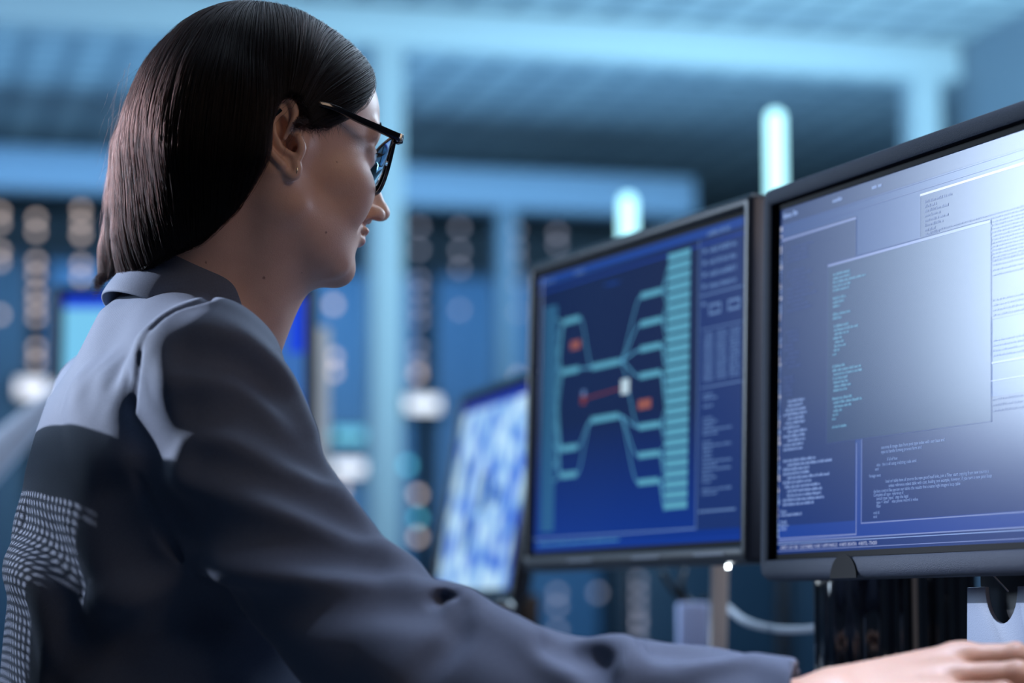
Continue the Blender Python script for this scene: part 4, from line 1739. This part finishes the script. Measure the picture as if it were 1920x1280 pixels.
MB().hexa(c - n * 0.047 - w * 0.04, u * 0.05, w * 0.05, n * 0.010).build('mount', M_dark, mon2, False, 0.003)
pl = MB()
q_ = P(1365, 1062, 2.40)
pl.hexa((q_[0], q_[1], q_[2]), (0.0022, 0, 0), (0, 0.002, 0), (0, 0, 0.0022))
pl.build('power_light', glow('white_led', (0.85, 0.95, 1), 14.0), mon2, False, 0.0008)
sb = MB()
sb.prism([np.array([s0[0] + 0.06 * math.cos(2 * math.pi * k / 32), s0[1] + 0.06 * math.sin(2 * math.pi * k / 32), DESK]) for k in range(32)], np.array([0, 0, 0.01]))
sb.build('base', M_dark, mon2, False, 0.002)

# ---- third monitor, tilted back, bright camera picture, far blurred
nb3, fb3 = P(952, 1150, 3.45), P(802, 1140, 3.95)
fb3[2] = nb3[2] = 0.865
u, w, n = axes(nb3, fb3, 9.0)
W, H = float(np.linalg.norm((nb3 - fb3)[:2])), 0.350
c = fb3 + u * W / 2 + w * H / 2
mon3 = empty('monitor', c - w * H / 2, 'smaller tilted monitor with a bright white and blue picture, behind the node diagram monitor', 'monitor')
ci, Wi, Hi = housing(mon3, c, u, w, n, W, H, 0.014, 0.016, 0.035, 0.005, 0.006, M_bez2)


def picture(name, a, b_, c_, scale, s):
    m, N, L, b = node_mat(name)
    tc = N.new('ShaderNodeTexCoord')
    nz = N.new('ShaderNodeTexNoise')
    nz.inputs['Scale'].default_value = scale
    nz.inputs['Detail'].default_value = 2
    L.new(tc.outputs['Object'], nz.inputs['Vector'])
    r = N.new('ShaderNodeValToRGB')
    r.color_ramp.elements[0].position = 0.38
    r.color_ramp.elements[0].color = (*a, 1)
    r.color_ramp.elements[1].position = 0.62
    r.color_ramp.elements[1].color = (*c_, 1)
    e = r.color_ramp.elements.new(0.49)
    e.color = (*b_, 1)
    L.new(nz.outputs['Fac'], r.inputs[0])
    L.new(r.outputs[0], b.inputs['Emission Color'])
    b.inputs['Emission Strength'].default_value = s
    b.inputs['Base Color'].default_value = (0.01, 0.01, 0.015, 1)
    b.inputs['Roughness'].default_value = 0.3
    return m


pn = Panel(ci, u, w, n, Wi, Hi, [picture('display_picture', lin(30, 80, 200), lin(125, 175, 225), lin(185, 218, 240), 22, 1.1), glow('picture_bar', lin(16, 40, 170), 0.9), glow('picture_dark', lin(30, 70, 130), 0.9)])
pn.rect(0, 0, 1, 0.05, 1)
pn.rect(0.93, 0.7, 1, 0.9, 1)
for k, (a0, b0_, a1, b1_) in enumerate(((0.42, 0.40, 0.50, 0.60), (0.30, 0.62, 0.36, 0.80), (0.60, 0.48, 0.66, 0.58), (0.15, 0.30, 0.2, 0.5))):
    pn.rect(a0, b0_, a1, b1_, 2)
pn.build(mon3)
sd3 = MB()
s0 = c - n * 0.06
sd3.hexa((s0[0], s0[1], (0.88 + DESK) / 2), (0.03, 0, 0), (0, 0.015, 0), (0, 0, (0.88 - DESK) / 2))
sd3.build('neck', M_dark, mon3, False, 0.003)
sb = MB()
sb.prism([np.array([s0[0] + 0.11 * math.cos(2 * math.pi * k / 32), s0[1] + 0.08 * math.sin(2 * math.pi * k / 32), DESK]) for k in range(32)], np.array([0, 0, 0.01]))
sb.build('base', M_dark, mon3, False, 0.002)

# ---- desk webcam-like device beside the third monitor
dv = P(938, 1150, 3.05)
dev = empty('desk_microphone', (float(dv[0]), float(dv[1]), DESK), 'small dark round-headed device on a stem between the sleeve and the tilted monitor', 'microphone')
MB().prism([np.array([dv[0] + 0.035 * math.cos(2 * math.pi * k / 28), dv[1] + 0.035 * math.sin(2 * math.pi * k / 28), DESK]) for k in range(28)], np.array([0, 0, 0.008])).build('base', M_dark, dev, False, 0.002)
MB().tube([(dv[0], dv[1], DESK + 0.006), (dv[0], dv[1], dv[2] - 0.01)], 0.005, 12).build('stem', M_dark, dev, True)
bm = bmesh.new()
bmesh.ops.create_icosphere(bm, subdivisions=3, radius=0.021, matrix=Matrix.Translation((0, 0, 0)))
for v_ in bm.verts:
    v_.co.y *= 0.8
me = bpy.data.meshes.new('head')
bm.to_mesh(me)
bm.free()
me.materials.append(M_gloss)
for p_ in me.polygons:
    p_.use_smooth = True
o = bpy.data.objects.new('head', me)
o.location = Vector(dv) - dev.location
link(o, dev)

# ---- desk, keyboard, pole, adapter, cables
M_desk = mat('desk_top', (0.10, 0.12, 0.16), 0.35, vary=0.1, scale=40)
dk = empty('desk', (0.5, 2.3, 0.0), 'grey desk top under the monitors and the reaching arm', 'desk')
e1 = uh
e2 = -nh          # away from the sitter
o0 = np.array([0.15, 2.37, 0])


def dpt(a, b, z):
    q_ = o0 + e1 * a + e2 * b
    return (q_[0], q_[1], z)


MB().hexa(dpt(-0.25, 0.10, DESK - 0.0125), e1 * 1.35, e2 * 0.42, (0, 0, 0.0125)).build('desk_top', M_desk, dk, False, 0.002)
for a in (-1.5, 1.0):
    for b in (-0.22, 0.44):
        MB().hexa(dpt(a, b, (DESK - 0.025) / 2), e1 * 0.025, e2 * 0.025, (0, 0, (DESK - 0.025) / 2)).build('leg', M_dark, dk, False, 0.002)

kb = empty('keyboard', P(1700, 1330, 1.86), 'dark keyboard with small keys lying under the reaching hand', 'keyboard')
kc = P(1640, 1400, 1.86)
kc[2] = DESK + 0.016
kc = kc + e2 * 0.035
ku, kv = e1, np.array([e2[0], e2[1], 0.0])
kt = 0.12
kvt = kv * math.cos(kt) + BZ * math.sin(kt)
kn = np.cross(ku, kvt)
if kn[2] < 0:
    kn = -kn
kc2 = kc + BZ * 0.001
MB().hexa(kc2, ku * 0.222, kvt * 0.070, kn * 0.008).build('case', M_dark, kb, False, 0.003)
keyb = None
nkeys = 0
for r_ in range(5, -1, -1):
    for q2 in range(16):
        if nkeys >= 96:
            continue
        pc_ = kc2 + ku * (-0.208 + q2 * 0.0195 + 0.003 * (r_ % 3)) + kvt * (-0.057 + r_ * 0.0205) + kn * 0.0115
        if keyb is None:
            k_ = MB().hexa((0, 0, 0), ku * 0.0082, kvt * 0.0082, kn * 0.0035)
            keyb = k_.build('key', mat('key_plastic', (0.02, 0.022, 0.03), 0.3), None, False, 0.0015)
            keyb.location = Vector(pc_) - kb.location
            keyb.parent = kb
        else:
            k2_ = keyb.copy()
            k2_.location = Vector(pc_) - kb.location
            k2_.parent = kb
            sc.collection.objects.link(k2_)
        nkeys += 1
# power adapter hanging on cables
pa = P(1299, 1182, 3.1)
ad = empty('power_adapter', pa, 'light blue-grey power adapter box with dark cables beside the cream post', 'adapter')
MB().hexa(pa, (0.020, 0, 0), (0, 0.016, 0), (0, 0, 0.036)).build('adapter_body', mat('pale_plastic', (0.50, 0.60, 0.92), 0.5), ad, False, 0.004)
MB().tube(spline([P(1240, 1070, 3.1), P(1258, 1100, 3.1), P(1282, 1128, 3.1), P(1300, 1140, 3.1)], 16), 0.004, 8).build('cable', M_dark, ad, True)
MB().tube(spline([P(1282, 1068, 3.12), P(1276, 1100, 3.1), P(1290, 1126, 3.1), P(1310, 1136, 3.1), P(1324, 1118, 3.1)], 20), 0.004, 8).build('cable', M_dark, ad, True)
MB().hexa(pa - BZ * 0.056, (0.014, 0, 0), (0, 0.012, 0), (0, 0, 0.020)).build('plug', M_dark, ad, False, 0.002)
wc = MB().tube(spline([P(1345, 1120, 2.9), P(1368, 1142, 2.88), P(1400, 1165, 2.8), P(1450, 1178, 2.7), P(1500, 1180, 2.62), P(1545, 1176, 2.56)], 30), 0.0042, 10)
wo = wc.build('cable', mat('white_cable', (0.62, 0.66, 0.74), 0.35), None, True)
tag(wo, 'white cable curving from the cream post to the black tower', 'cable')
# ------------------------------------------------------------------ the room behind: rotated 17 degrees
RA = math.radians(15)
E1 = np.array([math.cos(RA), math.sin(RA), 0])
E2 = np.array([-math.sin(RA), math.cos(RA), 0])
RO_ = np.array([0.40, 7.18, 0.0])          # a point on the glass partition


def rp(a, b, z):
    return RO_ + E1 * a + E2 * b + np.array([0, 0, z])


def rbox(mb, a0, a1, b0, b1, z0, z1, mi=0):
    mb.hexa(rp((a0 + a1) / 2, (b0 + b1) / 2, (z0 + z1) / 2), E1 * abs(a1 - a0) / 2, E2 * abs(b1 - b0) / 2, (0, 0, abs(z1 - z0) / 2), mi)
    return mb


def struct(name, mb, m, bevel=0.0):
    o = mb.build(name, m, None, False, bevel)
    o['kind'] = 'structure'
    return o


CEIL = 2.62
M_white = mat('pale_paint', (0.55, 0.62, 0.68), 0.5)
M_header = mat('blue_paint', (0.26, 0.32, 0.40), 0.5)
M_greypost = mat('grey_paint', (0.20, 0.24, 0.28), 0.5)
M_wall = mat('blue_grey_wall', (0.20, 0.25, 0.32), 0.6, vary=0.1, scale=3)
M_floor = mat('floor_vinyl', (0.12, 0.14, 0.17), 0.35, vary=0.15, scale=8)
M_rack = mat('rack_metal', (0.030, 0.045, 0.07), 0.45)


def ceiling_mat():
    m, N, L, b = node_mat('ceiling_grid')
    tc = N.new('ShaderNodeTexCoord')
    mp = N.new('ShaderNodeMapping')
    mp.inputs['Rotation'].default_value = (0, 0, -RA)
    L.new(tc.outputs['Object'], mp.inputs['Vector'])
    br = N.new('ShaderNodeTexBrick')
    br.offset = 0
    br.inputs['Color1'].default_value = (0.42, 0.48, 0.54, 1)
    br.inputs['Color2'].default_value = (0.50, 0.57, 0.62, 1)
    br.inputs['Mortar'].default_value = (0.22, 0.27, 0.33, 1)
    br.inputs['Scale'].default_value = 1.0
    br.inputs['Brick Width'].default_value = 0.15
    br.inputs['Row Height'].default_value = 0.15
    br.inputs['Mortar Size'].default_value = 0.022
    L.new(mp.outputs[0], br.inputs['Vector'])
    L.new(br.outputs['Color'], b.inputs['Base Color'])
    b.inputs['Roughness'].default_value = 0.7
    return m


M_ceil = ceiling_mat()
struct('floor', rbox(MB(), -7, 4.6, -10.5, 4.2, -0.05, 0), M_floor)
struct('ceiling', rbox(MB(), -7, 4.6, -10.5, 4.2, CEIL, CEIL + 0.05), M_ceil)
struct('wall_back', rbox(MB(), -7, 4.6, 4.0, 4.1, 0, CEIL), M_wall)
struct('wall_left', rbox(MB(), -7, -6.9, -10.5, 4.0, 0, CEIL), M_wall)
struct('wall_right', rbox(MB(), 1.02, 1.10, -3.2, 0.0, 0, CEIL), M_wall)
struct('wall_server_room', rbox(MB(), 4.5, 4.6, -10.5, 4.0, 0, CEIL), M_wall)
struct('wall_front', rbox(MB(), -7, 4.6, -10.5, -10.4, 0, CEIL), M_wall)

# glass partition: header beam, posts, panes
BZ0, BZ1 = 2.50, 2.60
struct('trim_1', rbox(MB(), -6.0, 1.02, -0.06, 0.06, BZ0, CEIL), M_white, 0.01)
k = 2
for a0, a1 in ((-0.845, -0.755), (0.86, 0.955), (-2.6, -2.5), (-4.3, -4.2)):
    struct('trim_%d' % k, rbox(MB(), a0, a1, -0.05, 0.05, 0, BZ0), M_white, 0.006)
    k += 1
# second header and posts in front of the racks
struct('trim_%d' % k, rbox(MB(), -6.0, 0.62, 1.30, 1.42, 2.27, 2.41), M_header, 0.01)
k += 1
for a0, a1 in ((-0.11, -0.05),):
    struct('trim_%d' % k, rbox(MB(), a0, a1, 1.30, 1.40, 0, 2.27), M_greypost, 0.006)
    k += 1

# ---- server racks with status lights
LED = {'white': glow('status_white', (0.80, 0.66, 0.62), 2.2), 'cyan': glow('status_cyan', (0.10, 0.55, 0.75), 2.6), 'dim': glow('status_dim', (0.42, 0.45, 0.60), 1.6)}
RB = 1.75            # rack front plane (room b)


def on_plane(px, py, b):
    """room point of a pixel on the plane b = const"""
    d = ray(px, py)
    t = (np.dot(rp(0, b, 0) - CAM, E2)) / np.dot(d, E2)
    return CAM + d * t


def room_ab(p):
    q_ = p - RO_
    return float(q_ @ E1), float(q_ @ E2)


racks = []
for i, a0 in enumerate((-3.75, -3.05, -2.35, -1.65, -0.95, -0.25, 0.45, 1.15)):
    lab = ['far left rack of the row, mostly outside the frame', 'dark server rack with rows of lights left of the hair',
           'dark server rack directly behind the lit left screen', 'dark server rack hidden mostly behind the head',
           'dark server rack right of the wide pale column', 'dark server rack behind the node diagram monitor', 'dark server rack behind the nearest monitor',
           'last dark server rack of the row at the right']
    c0 = rp(a0 + 0.33, RB + 0.4, 0)
    r_ = empty('server_rack', c0, lab[i], 'server rack', 'server racks in the glass room')
    rbox(MB(), a0, a0 + 0.66, RB + 0.02, RB + 0.8, 0.0, 2.12).build('cabinet', M_rack, r_, False, 0.004)
    rbox(MB(), a0 + 0.02, a0 + 0.64, RB, RB + 0.018, 0.06, 2.08).build('door', mat('rack_door_%d' % i, (0.05, 0.085, 0.13) if i in (0, 1, 2, 6, 7) else (0.10, 0.20, 0.34), 0.4), r_, False, 0.003)
    racks.append((a0, r_))
led_mesh = {}


def led(px, py, col='white', r=0.012):
    b = RB - 0.006
    p = on_plane(px, py, b)
    a, _ = room_ab(p)
    par = min(racks, key=lambda q_: abs(q_[0] + 0.33 - a))[1]
    if (col, r) not in led_mesh:
        bm = bmesh.new()
        bmesh.ops.create_uvsphere(bm, u_segments=12, v_segments=8, radius=r)
        me = bpy.data.meshes.new('status_light')
        bm.to_mesh(me)
        bm.free()
        me.materials.append(LED[col])
        led_mesh[(col, r)] = me
    o = bpy.data.objects.new('status_light', led_mesh[(col, r)])
    o.location = Vector(p) - par.location
    link(o, par)


for x, ys in ((68, (410, 434, 490, 514, 548, 571, 594, 652, 676)), (152, (393, 416, 438, 441, 495, 519)), (0, (398, 418, 470, 490, 590)),
              (786, (425, 468, 524, 547, 577, 601)), (862, (427, 470, 503, 581)), (968, (433, 465, 488, 533, 585, 706)), (1045, (437, 459)),
              (1045, (1112, 1136, 1182)), (1121, (1111,)), (1195, (1088, 1112, 1136, 1160, 1172, 1198))):
    for y in ys:
        led(x, y, 'dim' if (700 < x < 1100 and y < 660) or y > 1000 else 'white')
for x, y, col in ((783, 653, 'dim'), (783, 682, 'dim'), (783, 701, 'white'), (625, 571, 'white'), (625, 670, 'white'), (625, 697, 'white'), (783, 927, 'white'), (783, 971, 'cyan'), (783, 1006, 'white'), (764, 872, 'cyan'), (640, 915, 'white')):
    led(x, y, col, 0.014)

# wide status displays (blurred lozenges)
M_lit_w = glow('lit_panel_white', (0.80, 0.86, 1.0), 1.6)
M_lit_c = glow('lit_panel_cyan', (0.10, 0.48, 0.70), 1.2)
M_lit_b = glow('lit_panel_blue', (0.03, 0.12, 0.6), 1.4)


def display(px0, px1, py0, py1, b, m, lab, grow=18):
    p0, p1 = on_plane(px0 + grow, py1 - grow, b), on_plane(px1 - grow, py0 + grow, b)
    (a0, _), (a1, _) = room_ab(p0), room_ab(p1)
    root = empty('status_display', rp((a0 + a1) / 2, b, p0[2]), lab, 'display', 'lit status displays in the glass room')
    rbox(MB(), a0 - 0.012, a1 + 0.012, b + 0.003, b + 0.030, p0[2] - 0.012, p1[2] + 0.012).build('case', M_dark, root, False, 0.002)
    rbox(MB(), a0, a1, b - 0.002, b + 0.003, p0[2], p1[2]).build('lit_face', m, root)


display(745, 842, 728, 787, RB - 0.035, M_lit_w, 'glowing white oblong display right of the wide pale column')
display(606, 708, 788, 844, RB - 0.035, M_lit_c, 'glowing cyan oblong display left of the wide pale column')
display(606, 708, 848, 906, RB - 0.035, M_lit_w, 'glowing white oblong display under the cyan one')
display(14, 108, 695, 760, RB - 0.035, M_lit_w, 'glowing white oblong display at the left edge above the pale desk')

# ---- light tubes on stands
M_tube = glow('tube_light', (0.42, 0.88, 1.0), 2.6)


def light_tube(px0, px1, pyt, pyb, D, lab):
    p = P((px0 + px1) / 2, pyt, D)
    q_ = P((px0 + px1) / 2, pyb, D)
    rr = (px1 - px0) / 2 / FPX * D
    root = empty('light_tube', (p[0], p[1], 0), lab, 'lamp', 'upright light tubes')
    zt, zb_ = p[2], q_[2]
    MB().tube([(p[0], p[1], zb_), (p[0], p[1], zt - rr * 0.6), (p[0], p[1], zt)], [rr, rr, rr * 0.6], 20).build('tube', M_tube, root, True)
    MB().tube([(p[0], p[1], 0.02), (p[0], p[1], zb_)], rr * 0.6, 12).build('pole', M_dark, root, True)
    MB().prism([np.array([p[0] + 0.12 * math.cos(2 * math.pi * k_ / 24), p[1] + 0.12 * math.sin(2 * math.pi * k_ / 24), 0]) for k_ in range(24)], np.array([0, 0, 0.02])).build('foot', M_dark, root)


light_tube(1437, 1470, 208, 700, 5.0, 'tall bright white-cyan light tube behind the gap between the two front monitors')
light_tube(1162, 1192, 366, 600, 5.6, 'shorter cyan light tube showing above the node diagram monitor')

# ---- monitors on the rear desk
pale = mat('pale_desk', (0.45, 0.52, 0.62), 0.4)


def back_monitor(px0, px1, pyt, pyb, D, colA, colB, lab, yaw=0.0, flip=False):
    p0, p1 = P(px0, pyb, D), P(px1, pyt, D)
    cc = (p0 + p1) / 2
    cc[1] = D * math.cos(PITCH)
    Wm, Hm = p1[0] - p0[0], p1[2] - p0[2]
    uu = np.array([math.cos(yaw), math.sin(yaw), 0])
    ww = np.array([0, 0, 1.0])
    nn_ = np.array([math.sin(yaw), -math.cos(yaw), 0])
    root = empty('monitor', (cc[0], cc[1], DESK), lab, 'monitor')
    ci_, Wi_, Hi_ = housing(root, cc, uu, ww, nn_, Wm, Hm, 0.013, 0.016, 0.04, 0.004, 0.006, M_bez2)
    pnl = Panel(ci_, uu, ww, nn_, Wi_, Hi_, [grad_display('display_back', colA, colB, 1.0, ci_, ww, Hi_ * 2), glow('back_blob', lin(150, 200, 245), 0.9), glow('back_blue', lin(30, 70, 220), 1.0)])
    for a0, b0_, a1, b1_, mi in ((0.30, 0.1, 0.62, 0.45, 1), (0.35, 0.62, 0.7, 0.85, 1), (0.8, 0.05, 1, 0.4, 2), (0.0, 0.0, 1, 0.07, 2)):
        pnl.rect(a0, b0_, a1, b1_, mi)
    pnl.build(root)
    MB().hexa((cc[0], cc[1] + 0.06, (DESK + cc[2]) / 2), (0.03, 0, 0), (0, 0.012, 0), (0, 0, (cc[2] - DESK) / 2)).build('neck', M_dark, root, False, 0.002)
    MB().hexa((cc[0], cc[1] + 0.05, DESK + 0.006), (0.11, 0, 0), (0, 0.08, 0), (0, 0, 0.006)).build('base', M_dark, root, False, 0.002)
    return root


back_monitor(98, 560, 533, 905, 4.3, lin(120, 200, 240), lin(150, 220, 245), 'rear monitor with a glowing pale cyan screen, half hidden by the left shoulder')
back_monitor(400, 592, 530, 850, 4.0, lin(60, 110, 180), lin(60, 110, 225), 'rear monitor with a dark edge, showing blue light between neck and cream post')
cp = P(603, 700, 4.6)
o = MB().hexa((cp[0], cp[1], (DESK + 1.39) / 2), (0.0145, 0, 0), (0, 0.02, 0), (0, 0, (1.39 - DESK) / 2)).build('post', M_post, None, False, 0.003)
tag(o, 'cream upright post just right of the chin, beside the rear monitor', 'post')
q1 = [P(-260, 1010, 3.9), P(112, 712, 3.9), P(112, 760, 3.9), P(-200, 1120, 3.9)]
so = MB().prism(q1, (0, 0.03, 0)).build('sloped_rail', mat('white_rail', (0.75, 0.82, 0.95), 0.4), None, False, 0.004)
q1 = [P(-300, 1100, 3.6), P(60, 800, 3.6), P(60, 830, 3.6), P(-300, 1150, 3.6)]
tag(so, 'pale sloping rail crossing the lower left edge behind her back', 'rail')
dk2 = empty('desk', (-0.6, 4.35, 0), 'pale desk at the left edge carrying the rear monitors', 'desk')
MB().hexa((-0.75, 4.35, DESK - 0.0125), E1 * 0.9, E2 * 0.4, (0, 0, 0.0125)).build('desk_top', pale, dk2, False, 0.003)
for a in (-0.8, 0.8):
    q_ = np.array([-0.75, 4.35, 0]) + E1 * a
    MB().hexa((q_[0], q_[1], (DESK - 0.025) / 2), E1 * 0.02, E2 * 0.35, (0, 0, (DESK - 0.025) / 2)).build('leg', pale, dk2, False, 0.003)

# ---- room lights (server room and aisle)
area('server_room_light', tuple(rp(-1.2, 0.75, 1.6)), tuple(rp(-1.2, 0.75, 3.0)), 5.5, 33, (0.25, 0.58, 0.92), 0.9)
area('server_room_light', tuple(rp(-1.2, 0.7, 2.40)), tuple(rp(-1.2, 1.3, 0.0)), 4.5, 30, (0.16, 0.46, 0.9), 0.5)
area('aisle_cyan_light', tuple(rp(0.4, -1.6, 1.9)), tuple(rp(0.0, -0.6, 3.0)), 2.0, 58, (0.40, 0.77, 0.95), 1.0)
area('aisle_cyan_light', tuple(rp(-2.6, -2.2, 1.9)), tuple(rp(-2.4, 0.0, 2.4)), 2.0, 24, (0.34, 0.66, 1.0), 1.0)
